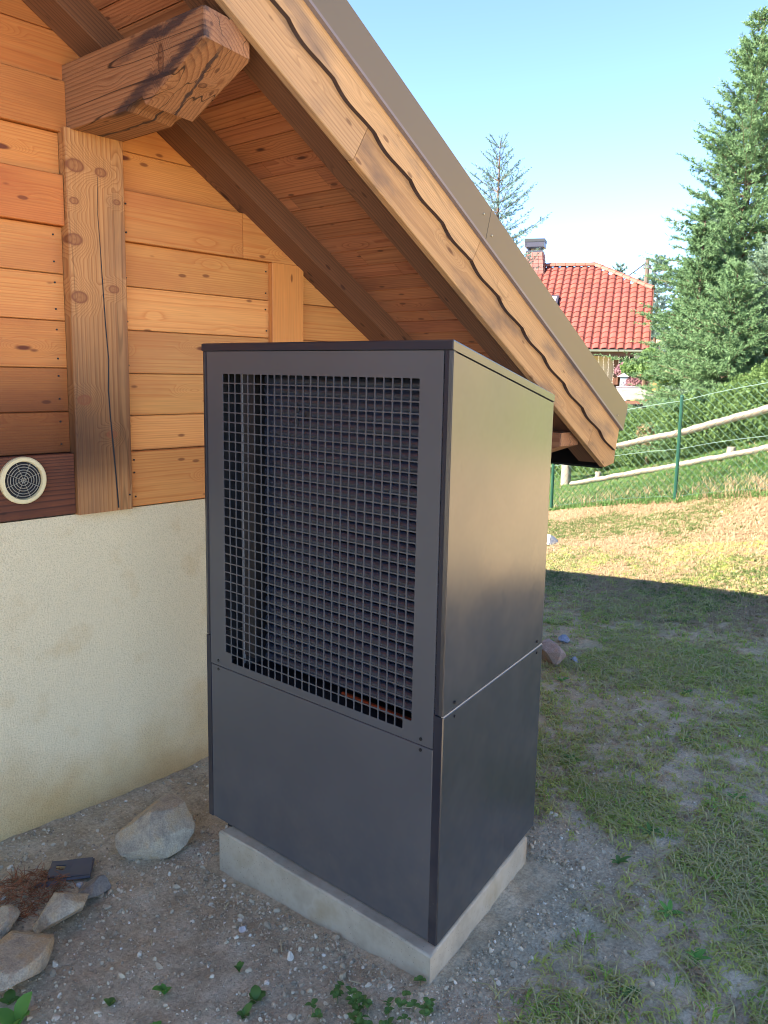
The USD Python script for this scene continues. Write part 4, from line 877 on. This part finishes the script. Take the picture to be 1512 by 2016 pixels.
obj(None, 'clover', cat(cl_m), 'weed_leaf', label='low clover and seedlings growing below the plinth corner', cat='clover', kind='stuff')
DL = ['dandelion rosette nearest the right corner of the plinth', 'bright dandelion rosette at the lower right of the picture', 'dull dandelion rosette in the middle of the shaded lawn', 'bright rosette by the right picture edge, low down', 'dark rosette just right of the gravel beside the plinth',
      'bright rosette halfway up the shaded lawn at right', 'dull rosette on the bare patch right of the heat pump', 'bright rosette near the bottom edge right of the plinth', 'dark rosette far up in the shaded lawn by the right edge', 'bright rosette close below the pinkish block']
for k, (x_, y_) in enumerate([(1.95, .80), (2.35, .86), (2.75, 1.1), (3.2, .95), (2.5, 1.1), (3.6, 1.3), (3.1, 1.6), (2.2, .72), (4.1, 1.5), (3.9, 2.1)]):
    weed('dandelion', x_, y_, 40 + k, 7, .045, .008, 'weed_bright' if k % 2 else 'weed_leaf', DL[k], .4)

# ------------------------------------------------------------------ chain-link fence
FP = [F_L[:2], F_M[:2], F_R[:2]]
fh = 1.0
fence = thing('wire_fence', (0, 0, 0), 'green chain-link fence on thin green posts along the lawn', 'fence')
def fbase(t): p = FP[0] + (FP[2] - FP[0]) * t; return np.array([p[0], p[1], float(gz(p[0], p[1]))])
Lf = np.linalg.norm(FP[2] - FP[0]); t1 = np.linalg.norm(FP[1] - FP[0]) / Lf
for t in (0.0, t1):
    b = fbase(t); obj(fence, 'fence_post', tube([b - [0, 0, .3], b + [0, 0, fh + .02]], .018, 8), 'fence_green', smooth=40)
    c = trimesh.creation.icosphere(1, .02); c.apply_translation(b + [0, 0, fh + .02]); obj(fence, 'post_cap', c, 'fence_green')
for hh, mt, rr in ((fh - .02, 'fence_steel', .0028), (fh * .52, 'fence_steel', .0024), (.06, 'fence_wire', .0022)):
    tt = np.linspace(-.05, 1.0, 12); obj(fence, 'tension_wire', tube([fbase(t) + [0, 0, hh] for t in tt], rr, 5), mt)
parts = []
cell = .082; nu = int(Lf / cell); nvv = 13
base = [fbase(k / nu) for k in range(nu + 1)]
dirv = np.append((FP[2] - FP[0]) / Lf, 0); perp = np.array([-dirv[1], dirv[0], 0])
for k in range(-nvv, nu + 1):
    for sgn in (1, -1):
        pts = []
        for j in range(nvv + 1):
            q = k + j if sgn > 0 else k + nvv - j
            if 0 <= q <= nu: pts.append(base[q] + [0, 0, .05 + (fh - .02) * j / nvv] + perp * .0025 * ((j + k) % 2 * 2 - 1))
        if len(pts) > 1: parts.append(tube(pts, .0021, 3, False))
obj(fence, 'wire_mesh', cat(parts), 'fence_wire', kind='stuff')

# split-rail fence behind it
railf = thing('rail_fence', (0, 0, 0), 'weathered grey wooden rail fence running uphill behind the wire fence', 'fence')
def rail(a, b, r, sag=.0):
    d = b - a; L = np.linalg.norm(d); off = np.array([rng.uniform(-20, 20), .05, .06]); k = 10
    g = np.arange(k) * 2 * np.pi / k; prof = [(r * math.cos(q) * 1.0, r * .8 * math.sin(q)) for q in g]
    st = [(L * s, rng.normal(0, .003), rng.normal(0, .003) - sag * math.sin(math.pi * s), 1 + rng.normal(0, .05)) for s in np.linspace(0, 1, 12)]
    v, f = prism(prof, st); M = frame(a, d, perp); M[:3, 3] -= M[:3, :3] @ off
    obj(railf, 'rail', (v + off, f), 'grey_rail_wood', M, smooth=40, attrs={'tint': np.ones((len(v), 3))})
rail(hd_at(1215, 878, 11.0), hd_at(1338, 852, 9.9), .046); rail(hd_at(1338, 852, 9.9), hd_at(1530, 800, 9.0), .048); rail(hd_at(1070, 905, 12.6), hd_at(1215, 878, 11.0), .046)
rail(hd_at(1126, 953, 11.7), hd_at(1335, 916, 9.95), .042); rail(hd_at(1335, 916, 9.95), hd_at(1530, 878, 9.05), .044); rail(hd_at(1060, 1010, 12.0), hd_at(1108, 975, 11.8), .044)
A1, A2, A3 = hd_at(1111, 1000, 12.0), hd_at(1176, 960, 11.4), hd_at(1438, 905, 9.5)
for (x_, y_, h_, r_) in [(A1[0], A1[1], .78, .072), (A2[0], A2[1], .16, .04), (A3[0], A3[1], .14, .045)]:
    z_ = float(gz(x_, y_)); off = np.array([rng.uniform(-9, 9), .04, .03])
    v, f = prism([(r_ * math.cos(q), r_ * math.sin(q)) for q in np.arange(10) * .6283], [(s, 0, 0, 1 - .1 * s) for s in np.linspace(-.2, h_, 6)])
    M = frame([x_, y_, z_], Z, X); M[:3, 3] -= M[:3, :3] @ off
    obj(railf, 'fence_post', (v + off, f), 'grey_rail_wood', M, smooth=40, attrs={'tint': np.ones((len(v), 3)) * .95})

# ------------------------------------------------------------------ conifers and shrubs
def needle_cloud(P, D, L, r, nper, nl, nw, spread=.75):
    """Needles as thin triangles set round twigs that start at P and run along D for length L."""
    n_ = len(P); t = r.uniform(0.05, 1, (n_, nper)); base_ = P[:, None] + D[:, None] * (L[:, None] * t)[..., None]
    q = r.normal(size=(n_, nper, 3)); q -= (q * D[:, None]).sum(-1, keepdims=True) * D[:, None]; q /= np.linalg.norm(q, axis=-1, keepdims=True) + 1e-9
    nd = D[:, None] * (1 - spread * .5) + q * spread; nd /= np.linalg.norm(nd, axis=-1, keepdims=True)
    s = np.cross(nd, r.normal(size=nd.shape)); s /= np.linalg.norm(s, axis=-1, keepdims=True) + 1e-9
    ll = nl * r.uniform(.7, 1.2, (n_, nper, 1)); a = base_ - s * nw / 2; b = base_ + s * nw / 2; c = base_ + nd * ll
    V = np.stack([a, b, c], 2).reshape(-1, 3); return V, np.arange(len(V)).reshape(-1, 3)
def spruce(seed, H, R, whorls=24, per=8, nl=.035, nw=.007, nper=12, sparse_top=.0, dens=1.0, taper=.85, start=.02):
    """(trunk mesh, twig mesh, needle mesh) of a spruce standing at the origin."""
    r = np.random.default_rng(seed); trunk = tube([(0, 0, -.3), (0, 0, H * .5), (r.normal(0, .02), r.normal(0, .02), H)], [H * .016, H * .010, .006], 8)
    TW, P, D, Ln = [], [], [], []
    for i in range(whorls):
        f = start + (1 - start) * ((i + r.uniform(-.3, .3)) / whorls); f = min(max(f, start), .985); z = f * H
        bl = R * (1 - f) ** taper * r.uniform(.8, 1.12) + .05 * H * .3
        nb = per if f < .9 else 5
        for j in range(nb):
            a = 2 * math.pi * (j + r.uniform(-.35, .35)) / nb + i * 1.1; l = bl * r.uniform(.6, 1.15)
            el = -.25 + 1.05 * f ** 1.5 + r.normal(0, .1); hd_ = np.array([math.cos(a), math.sin(a), 0])
            ts = np.linspace(0, 1, 7); pts = np.array([0, 0, z]) + np.outer(ts * l * math.cos(el), hd_) + np.outer(l * (math.sin(el) * ts + (.16 if f < .8 else .05) * ts ** 2.2), Z)
            TW.append(tube(pts, np.linspace(.006 + .004 * l, .0025, 7), 3, False))
            m_ = max(5, int(l / .055 * dens)); side = np.array([-hd_[1], hd_[0], 0])
            for q in range(m_):
                t = (q + r.uniform(0, 1)) / m_
                if t < .12 and l > .5: continue
                if f > .93 and r.uniform() < sparse_top: continue
                p = np.array([np.interp(t, ts, pts[:, k]) for k in range(3)]); dv = pts[min(int(t * 6) + 1, 6)] - pts[min(int(t * 6), 5)]; dv /= np.linalg.norm(dv)
                sgn = r.choice([-1, 1]); d_ = dv * r.uniform(.5, .9) + side * sgn * r.uniform(.45, 1.0) + Z * r.normal(-.05, .22); d_ /= np.linalg.norm(d_)
                tl = (.10 + .34 * l * (1 - t) * .45) * r.uniform(.6, 1.2)
                P.append(p); D.append(d_); Ln.append(tl)
                if tl > .14:
                    for _ in range(int(tl / .07)):
                        u = r.uniform(.3, .95); e = d_ + r.normal(0, .55, 3); e /= np.linalg.norm(e); P.append(p + d_ * tl * u); D.append(e); Ln.append(tl * .42)
            for t in np.linspace(.3, .95, 5):
                p = np.array([np.interp(t, ts, pts[:, k]) for k in range(3)]); P.append(p); D.append(dv if m_ else hd_); Ln.append(l * .16 + .05)
    # leader
    P.append(np.array([0, 0, H * .93])); D.append(Z); Ln.append(H * .07)
    P, D, Ln = np.array(P), np.array(D), np.array(Ln)
    nd = needle_cloud(P, D, Ln, r, nper, nl, nw)
    return trunk, cat(TW), nd
def conifer(name, loc, parts_, needle_mat, label, rz=0.0, group=None):
    t = thing(name, loc, label, 'tree', group, rz)
    obj(t, 'trunk', parts_[0], 'trunk_bark', smooth=40); obj(t, 'branches', parts_[1], 'twig_bark'); obj(t, 'crown', parts_[2], needle_mat)
    return t
def tree_at(px, py_top, d):
    p = hd_at(px, py_top, d); zb = float(gz(p[0], p[1])); return (p[0], p[1], zb), p[2] - zb
loc, h = tree_at(1497, 25, 13.5)
conifer('spruce_tree', loc, spruce(3, h, 1.7, 42, 11, .050, .012, 22, dens=1.25), 'spruce_needles', 'tallest spruce, at the right edge of the picture')
loc, h = tree_at(1388, 408, 12.6)
conifer('spruce_tree', loc, spruce(5, h, .72, 30, 10, .042, .011, 20, dens=1.25, start=0.0), 'spruce_needles', 'yellow-green spruce left of the tallest one, behind the wire fence')
loc, h = tree_at(1452, 520, 11.6)
conifer('spruce_tree', loc, spruce(8, h, 1.2, 26, 10, .042, .011, 20, dens=1.25, start=0.0), 'spruce_needles', 'short bushy spruce in front of the tallest one')
loc, h = tree_at(1362, 520, 14.5)
conifer('spruce_tree', loc, spruce(9, h, .62, 26, 10, .042, .012, 20, dens=1.2, start=0.0), 'spruce_needles', 'spruce beside the neighbouring red roof, lowest of the row')
loc, h = tree_at(1432, 372, 13.6)
conifer('spruce_tree', loc, spruce(14, h, .85, 30, 10, .045, .012, 20, dens=1.2, start=0.0), 'spruce_blue', 'grey-green spruce standing close against the left flank of the tallest one')
loc, h = tree_at(1530, 470, 12.2)
conifer('spruce_tree', loc, spruce(12, h, 1.2, 26, 10, .045, .012, 20, dens=1.2, start=0.0), 'spruce_blue', 'bluish spruce cut by the right picture edge')
loc, h = tree_at(985, 278, 17.0)
conifer('spruce_tree', loc, spruce(15, h, 1.35, 32, 8, .036, .012, 16, sparse_top=.3, dens=.8, taper=.55), 'spruce_far', 'thin sparse young spruce rising behind the chalet roof')
loc, h = tree_at(1222, 512, 52.0)
conifer('spruce_tree', loc, spruce(21, h, 2.2, 16, 7, .12, .04, 8, dens=.5), 'spruce_far', 'tiny far spruce above the hip of the red roof')
loc, h = tree_at(1300, 500, 46.0)
conifer('pine_tree', loc, spruce(22, h, 3.0, 16, 7, .14, .05, 8, dens=.5), 'spruce_far', 'far blue-green conifer right of the utility pole')
loc, h = tree_at(1262, 548, 56.0)
conifer('pine_tree', loc, spruce(23, h, 3.2, 14, 7, .14, .05, 8, dens=.5), 'spruce_far', 'far low conifer behind the foot of the utility pole')

def leaf_blob(seed, size, n_, ls, lump=4.0, hollow=.55, aspect=.5):
    r = np.random.default_rng(seed); d = r.normal(size=(n_, 3)); d /= np.linalg.norm(d, axis=1, keepdims=True)
    rad = (hollow + (1 - hollow) * r.uniform(size=n_) ** .6) * (.72 + .56 * meshkit.fbm(d * lump * .5 + seed, 4, seed))
    c = d * rad[:, None] * np.asarray(size); c[:, 2] = np.abs(c[:, 2]) if False else c[:, 2]
    u = r.normal(size=(n_, 3)) + d * .5; u /= np.linalg.norm(u, axis=1, keepdims=True); w = np.cross(u, r.normal(size=(n_, 3))); w /= np.linalg.norm(w, axis=1, keepdims=True)
    l = ls * r.uniform(.6, 1.3, (n_, 1)); V = np.stack([c - u * l, c - w * l * aspect, c + u * l, c + w * l * aspect], 1).reshape(-1, 3)
    q = np.arange(n_)[:, None] * 4; return V, np.hstack([q, q + 1, q + 2, q + 3])
def shrub(name, px, py_bot, py_top, d, wpx, seed, n_, ls, mat_, label, catg='shrub', trunk=True):
    b = hd_at(px, py_bot, d); tp_ = hd_at(px, py_top, d); w_ = wpx / 1648.5 * d * .55; hh = (tp_[2] - b[2]) / 2
    t = thing(name, (b[0], b[1], b[2]), label, catg)
    v, f = leaf_blob(seed, (w_, w_, hh * 1.05), n_, ls); obj(t, 'foliage', (v + [0, 0, hh], f), mat_)
    obj(t, 'stem', tube([(0, 0, -.5), (0.02, 0, hh * 1.2)], [.04, .02], 6), 'twig_bark')
shrub('hedge_bush', 1330, 800, 693, 13.6, 62, 31, 9000, .035, 'hedge_bright', 'bright yellow-green thuja bush between neighbour garden and spruces')
for k, (px, yb, yt, d, w_) in enumerate([(1475, 890, 740, 10.6, 150), (1385, 910, 770, 11.1, 150), (1295, 930, 800, 12.2, 150), (1205, 955, 850, 12.9, 130), (1130, 975, 895, 13.5, 110), (1545, 880, 700, 10.2, 150)]):
    shrub('hedge_bush', px, yb, yt, d, w_, 40 + k, 24000, .019, 'hedge_leaf', ['dense green hedge bush behind the rail fence at right', 'dense green hedge bush behind the wire fence post', 'dark hedge bush under the thuja, behind the top rail', 'hedge bush behind the lower end of the bargeboard', 'low hedge bush seen under the eaves by the round fence post', 'hedge bush cut by the right picture edge'][k], 'hedge')
shrub('shrub', 1246, 738, 709, 24.0, 40, 61, 3000, .05, 'tree_leaf', 'light green garden tree crown under the neighbour eaves')
shrub('shrub', 1282, 745, 688, 23.0, 52, 62, 5000, .05, 'tree_leaf', 'green garden tree right of the neighbour house')
shrub('shrub', 1230, 745, 716, 25.0, 32, 63, 3000, .05, 'bush_purple', 'purple-leaved bush beside the neighbour house')
shrub('shrub', 1252, 775, 740, 24.0, 46, 64, 4000, .05, 'bush_purple', 'purple-leaved bush beneath the garden tree trunk')
shrub('shrub', 1098, 960, 905, 15.0, 60, 65, 4000, .035, 'hedge_bright', 'yellow-green bush seen under the eaves')
shrub('shrub', 1275, 880, 832, 11.8, 40, 66, 2500, .025, 'grass_dry', 'pale flowering dry shrub behind the wire fence')
gt = hd_at(1266, 768, 23.5); t_ = thing('garden_tree', gt - [0, 0, .2], 'bare forked garden tree trunk beside the small shingled roof', 'tree')
obj(t_, 'trunk', tube([(0, 0, -.3), (.02, 0, .35), (.0, .02, .9)], [.07, .055, .04], 7), 'trunk_bark', smooth=40); obj(t_, 'limb', tube([(.02, 0, .4), (.15, -.2, .9)], [.04, .02], 6), 'trunk_bark')

# ------------------------------------------------------------------ neighbouring house with the red roof
NR = hd_at(1278, 688, 30.0); NL = hd_at(1150, 688, 30.08)
ea = (NL - NR)[:2]; ea /= np.linalg.norm(ea); ea = np.array([ea[0], ea[1], 0]); bk = np.array([-ea[1], ea[0], 0])
if bk @ fw < 0: bk = -bk
ZE = NR[2]; PT = math.radians(38)
us, un = bk * math.cos(PT) + Z * math.sin(PT), -bk * math.sin(PT) + Z * math.cos(PT)
nh = thing('neighbour_house', (NR[0], NR[1], 0), 'neighbouring house with half-hipped red clay tile roof and beige wall', 'house')
NB = np.array([NR[0], NR[1], 0])
def rp(c, s, h=0.0): return ea * c + us * s + un * h + Z * ZE          # along eave from the right verge, up the slope
RH, SR = 3.62, 5.30                                                    # where the hip starts on the verge; ridge
obj(nh, 'roof_deck', trimesh.convex.convex_hull(np.array([rp(c, s, h) for h in (-.12, -.02) for c, s in ((0, 0), (0, RH), (3.0, SR), (11, SR), (11, 0))])), 'roof_felt')
obj(nh, 'roof_deck', trimesh.convex.convex_hull(np.array([p + q for q in ([0, 0, 0], [0, 0, -.1]) for p in (rp(2.2, SR, -.03), rp(11, SR, -.03), rp(11, 0) * 1 + bk * 8.3, rp(0, 0) + bk * 8.3, rp(0, RH, -.03) + bk * 2.4)])), 'roof_felt')
TW_, TG = .275, 5.30 / 17
def tile_mesh(c0, s0, clip=None):
    t = np.linspace(0, 1, 9); prof = .030 * np.sin(2 * np.pi * t - .6) + .012 * np.sin(4 * np.pi * t); top = []
    V = []
    for s, h in ((s0 - .02, .062), (s0 + TG, .028)):
        for k in range(9): V.append(rp(c0 + TW_ * t[k] * .99, s, h + prof[k]))
    for k in range(9): V.append(rp(c0 + TW_ * t[k] * .99, s0 - .02, .062 + prof[k] - .032))
    F = [(k, k + 1, k + 10, k + 9) for k in range(8)] + [(18 + k, 19 + k, k + 1, k) for k in range(8)]
    return vf((np.array(V), F))
rest = []
for row in range(17):
    s0 = row * TG
    c_hip = 0 if s0 + TG * .5 < RH else (s0 + TG * .5 - RH) / (SR - RH) * 2.2
    for col in range(26):
        c0 = col * TW_
        if c0 + TW_ * .4 < c_hip: continue
        if row in (8, 9) and 3.4 < c0 + TW_ * .5 < 4.15: continue
        m_ = tile_mesh(c0, s0)
        if col > 13: rest.append(m_); continue
        obj(nh, 'roof_tile', m_, 'tile_red', smooth=30, attrs={'tint': np.tile(np.array([1, 1, 1]) * rng.uniform(.86, 1.1) * np.array([1, rng.uniform(.92, 1.04), rng.uniform(.92, 1.04)]), (len(m_[0]), 1))})
rv, rf = cat(rest)
obj(nh, 'roof_tile_field', (rv, rf), 'tile_red', attrs={'tint': np.ones((len(rv), 3))}, kind='stuff')
def ridge_tile(a, b, r=.11):
    d = (b - a) / np.linalg.norm(b - a); s = np.cross(d, Z); s /= np.linalg.norm(s); n_ = np.cross(s, d); V = []
    for p, q in ((a, 1.08), (b + d * .04, .92)):
        for g in np.linspace(-.2, math.pi + .2, 8): V.append(p + r * q * (math.cos(g) * s + math.sin(g) * n_))
    return vf((np.array(V), [(k, k + 1, k + 9, k + 8) for k in range(7)]))
hipa, hipb = rp(0, RH, .05), rp(2.2, SR, .06)
for k in range(8): obj(nh, 'hip_tile', ridge_tile(hipa + (hipb - hipa) * k / 8, hipa + (hipb - hipa) * (k + 1) / 8), 'tile_ridge', smooth=40)
ra, rb = rp(2.2, SR, .06), rp(9, SR, .06)
for k in range(18): obj(nh, 'ridge_tile', ridge_tile(ra + (rb - ra) * k / 18, ra + (rb - ra) * (k + 1) / 18), 'tile_ridge', smooth=40)
obj(nh, 'verge_board', trimesh.convex.convex_hull(np.array([rp(c, s, h) for c in (-.03, 0) for s in (0, RH) for h in (-.16, .06)])), 'brown_post_wood', attrs={'tint': np.ones((8, 3))})
# gutter
g = np.linspace(math.pi, 2 * math.pi, 7); gp = [(math.cos(a) * .075 - .06, math.sin(a) * .075 - .02) for a in g]
gvv = np.array([ea * c + bk * p[0] + Z * (ZE + p[1] + .0) for c in (-.05, 9.0) for p in gp] + [ea * c + bk * (p[0] * .97) + Z * (ZE + p[1] + .004) for c in (-.05, 9.0) for p in gp])
obj(nh, 'gutter', vf((gvv, [(k, k + 1, k + 8, k + 7) for k in range(6)])), 'zinc')
for c in (1.0, 2.0, 3.0): obj(nh, 'gutter_bracket', tube([ea * c + bk * (p[0] * 1.06) + Z * (ZE + p[1] - .004) for p in gp], .012, 5), 'dark_metal')
def nbox(c0, c1, b0, b1, z0, z1): return trimesh.convex.convex_hull(np.array([ea * c + bk * b + Z * z for c in (c0, c1) for b in (b0, b1) for z in (z0, z1)]))
obj(nh, 'eave_board', nbox(-.02, 10, .04, .09, ZE - .24, ZE - .05), 'brown_post_wood', attrs={'tint': np.ones((8, 3))})
obj(nh, 'soffit', nbox(0, 10, .09, .8, ZE - .16, ZE - .13), 'brown_post_wood', attrs={'tint': np.ones((8, 3))})
obj(nh, 'wall', nbox(1.15, 10, .75, 8, -.5, ZE - .1), 'render_beige')
obj(nh, 'corner_post', nbox(.98, 1.17, .60, .74, ZE - 1.2, ZE - .16), 'brown_post_wood', attrs={'tint': np.ones((8, 3))})
obj(nh, 'wall', nbox(.45, 1.15, 2.2, 7, -.5, ZE + 1.0), 'brown_post_wood', attrs={'tint': np.ones((8, 3))})
obj(nh, 'window', nbox(.50, 1.1, 2.14, 2.19, ZE - .5, ZE - .15), 'window_dark')
# skylight
sk = path_of(nh, 'skylight'); UsdGeom.Xform.Define(stage, sk)
obj(sk, 'frame', trimesh.convex.convex_hull(np.array([rp(c, s, h) for c in (3.34, 4.2) for s in (2.3, 3.15) for h in (.0, .12)])), 'dark_metal')
obj(sk, 'pane', trimesh.convex.convex_hull(np.array([rp(c, s, h) for c in (3.42, 4.12) for s in (2.38, 3.07) for h in (.1, .126)])), 'white_box')
# chimney with shingled sides and a hooded cap
CB = rp(4.52, SR, 0) - Z * .45
ch = path_of(nh, 'chimney'); UsdGeom.Xform.Define(stage, ch).AddTranslateOp().Set(Gf.Vec3d(*map(float, CB)))
def cbx(w0, w1, z0, z1, mt, nm, k=1.0, inset=0.0, attrs=True):
    P = [ea * sx * w + bk * sy * w * k + Z * z for (w, z) in ((w0, z0), (w1, z1)) for sx in (-1, 1) for sy in (-1, 1)]
    m_ = trimesh.convex.convex_hull(np.array(P)); obj(ch, nm, m_, mt)
CHH = .98
cbx(.42, .31, 0, CHH, 'roof_felt', 'core', 1.0)
for row in range(7):
    z0, z1 = row * CHH / 7, (row + 1.12) * CHH / 7; w0 = .435 - .12 * row / 7; w1 = .435 - .12 * (row + 1) / 7
    for side, (a_, n_) in enumerate(((ea, -bk), (bk, -ea))):
        k0 = -1.0
        while k0 < .99:
            k1 = min(k0 + rng.uniform(.42, .62), 1.0); k1 = 1.0 if 1.0 - k1 < .2 else k1
            P = [a_ * w * k + n_ * (w + o_) + Z * z for (w, z, o_) in ((w0, z0, .012), (w0, z0, .034), (w1, z1, .004), (w1, z1, .018)) for k in (k0 + .02, k1 - .02)]
            m_ = trimesh.convex.convex_hull(np.array(P)); obj(ch, 'shingle', m_, 'shingle_red', attrs={'tint': np.ones((len(m_.vertices), 3)) * rng.uniform(.8, 1.2)}); k0 = k1
cbx(.32, .32, CHH, CHH + .08, 'dark_metal', 'collar'); cbx(.30, .30, CHH + .17, CHH + .21, 'dark_metal', 'hood_underside'); cbx(.37, .37, CHH + .21, CHH + .40, 'dark_metal', 'hood'); cbx(.385, .385, CHH + .40, CHH + .52, 'cable_black', 'cap')
for sx in (-1, 1):
    for sy in (-1, 1): obj(ch, 'cap_leg', trimesh.convex.convex_hull(np.array([ea * (sx * .24 + i) + bk * (sy * .24 + j) + Z * z for i in (-.03, .03) for j in (-.03, .03) for z in (CHH + .08, CHH + .17)])), 'dark_metal')
# icicle light strings under the eave
sl = thing('string_lights', (NR[0], NR[1], 0), 'white icicle light strings hanging under the neighbour eaves', 'string lights')
for k in range(14):
    c = .28 + k * .17; L_ = rng.uniform(.35, .75) if k != 5 else .95; top = ea * c + bk * .02 + Z * (ZE - .22)
    st_ = obj(sl, 'light_strand', tube([top, top - Z * L_], .003, 4), 'bulb_white')
    bulbs = []
    for q in np.arange(.05, L_, .085):
        b_ = trimesh.creation.icosphere(0, .011); b_.apply_translation(top - Z * q + ea * rng.normal(0, .012)); bulbs.append(b_)
    obj(st_.rsplit('/', 1)[0], 'bulbs', cat(bulbs), 'bulb_white')
# small shingled roof (well house) and garden boxes in front of the house
wl, wr = hd_at(1213, 764, 22.6), hd_at(1276, 764, 22.3); fl, frr = hd_at(1222, 788, 21.6), hd_at(1296, 787, 21.3)
wh = thing('well_house', (0, 0, 0), 'small garden shelter with silvery shingled roof before the neighbour house', 'shelter')
for row in range(5):
    t0, t1_ = row / 5, (row + 1.15) / 5; k0 = 0.0
    while k0 < .999:
        k1 = min(k0 + rng.uniform(.12, .2), 1.0); k1 = 1.0 if 1 - k1 < .06 else k1
        def q(t, k, o_): a_ = fl + (wl - fl) * t; b_ = frr + (wr - frr) * t; return a_ + (b_ - a_) * k + Z * o_
        m_ = trimesh.convex.convex_hull(np.array([q(t0, k, o_) for k in (k0 + .004, k1 - .004) for o_ in (.01, .035)] + [q(min(t1_, 1), k, o_) for k in (k0 + .004, k1 - .004) for o_ in (-.005, .01)]))
        obj(wh, 'shingle', m_, 'shingle_grey', attrs={'tint': np.ones((len(m_.vertices), 3)) * rng.uniform(.85, 1.1)}); k0 = k1
obj(wh, 'ridge_board', tube([wl + Z * .02, wr + Z * .02], .03, 6), 'dark_metal')
dd = (frr - fl); dd[2] = 0
obj(wh, 'fascia', trimesh.convex.convex_hull(np.array([p + Z * z + bk * b for p in (fl + dd * .04, frr - dd * .02) for z in (-.10, -.01) for b in (.03, .06)])), 'brown_post_wood', attrs={'tint': np.ones((8, 3))})
for k in (.12, .80, .9): 
    p = fl + (frr - fl) * k + bk * .12; obj(wh, 'post', tube([p - Z * .75, p - Z * .02], .045, 6), 'white_box')
obj(wh, 'back_wall', trimesh.convex.convex_hull(np.array([p + Z * z + bk * b for p in (fl + dd * .1, frr - dd * .05) for z in (-.7, -.05) for b in (.5, .55)])), 'window_dark')
def gbox(name, px, py0, py1, d, wpx, mt, label, roof=None):
    b = hd_at(px, py1, d); t = hd_at(px, py0, d); w_ = wpx / 1648.5 * d / 2
    th_ = thing(name, (b[0], b[1], b[2]), label, 'box')
    m_ = bx(-w_, w_, -w_, w_, -.4, t[2] - b[2], .01); obj(th_, 'case', m_, mt)
    if roof: obj(th_, 'roof', trimesh.convex.convex_hull(np.array([(sx * w_ * 1.5, sy * w_ * 1.5, t[2] - b[2]) for sx in (-1, 1) for sy in (-1, 1)] + [(sx * w_ * 1.2, 0, (t[2] - b[2]) + w_ * .9) for sx in (-1, 1)])), roof)
    else: obj(th_, 'door', bx(-w_ - .012, -w_ - .004, -w_ * .8, w_ * .8, .03, (t[2] - b[2]) * .92), 'grey_box')
gbox('meter_box', 1298, 770, 790, 21.5, 17, 'white_box', 'white utility box right of the small shingled roof')
gbox('bird_house', 1231, 742, 762, 24.0, 16, 'grey_box', 'grey box with a little pitched roof above the shingled shelter', 'dark_metal')
ob = hd_at(1280, 757, 27.0); t_ = thing('wood_shed', (ob[0], ob[1], ob[2] - .6), 'orange wooden shed wall glimpsed behind the garden trees', 'shed')
for k in range(6): obj(t_, 'plank', trimesh.convex.convex_hull(np.array([ea * c + bk * b + Z * z for c in (-.7, .35) for b in (0, .03) for z in (k * .2, k * .2 + .19)])), 'orange_planks')
obj(t_, 'roof', trimesh.convex.convex_hull(np.array([ea * c + bk * b + Z * z for c in (-.85, .5) for b, z in ((-.2, 1.2), (-.2, 1.26), (1.0, 1.5), (1.0, 1.44))])), 'roof_felt')
# utility pole and cable
pp_ = hd_at(1275, 510, 42.0); zb = float(gz(pp_[0], pp_[1]))
po = thing('utility_pole', (pp_[0], pp_[1], zb), 'wooden utility pole beyond the red roof', 'pole')
obj(po, 'pole', tube([(0, 0, -.5), (0, 0, pp_[2] - zb)], [.13, .10], 8), 'pole_wood', smooth=40)
obj(po, 'insulator', bx(-.1, .1, -.16, .16, pp_[2] - zb - .45, pp_[2] - zb - .25, .03), 'dark_metal')
A_ = hd_at(1272, 517, 42.0); B_ = hd_at(1150, 580, 46.0); tt = np.linspace(0, 1, 14)
ca = obj(None, 'overhead_cable', tube(np.array([A_ + (B_ - A_) * t - Z * 1.0 * t * (1 - t) for t in tt]), .028, 5), 'cable_black', label='dark overhead cable running left from the utility pole', cat='cable')
E_ = hd_at(1420, 640, 34.0)
obj(None, 'overhead_cable', tube(np.array([A_ + (E_ - A_) * t - Z * .8 * t * (1 - t) for t in tt]), .02, 5), 'cable_black', label='dark overhead cable dropping right from the utility pole', cat='cable')
print('done')
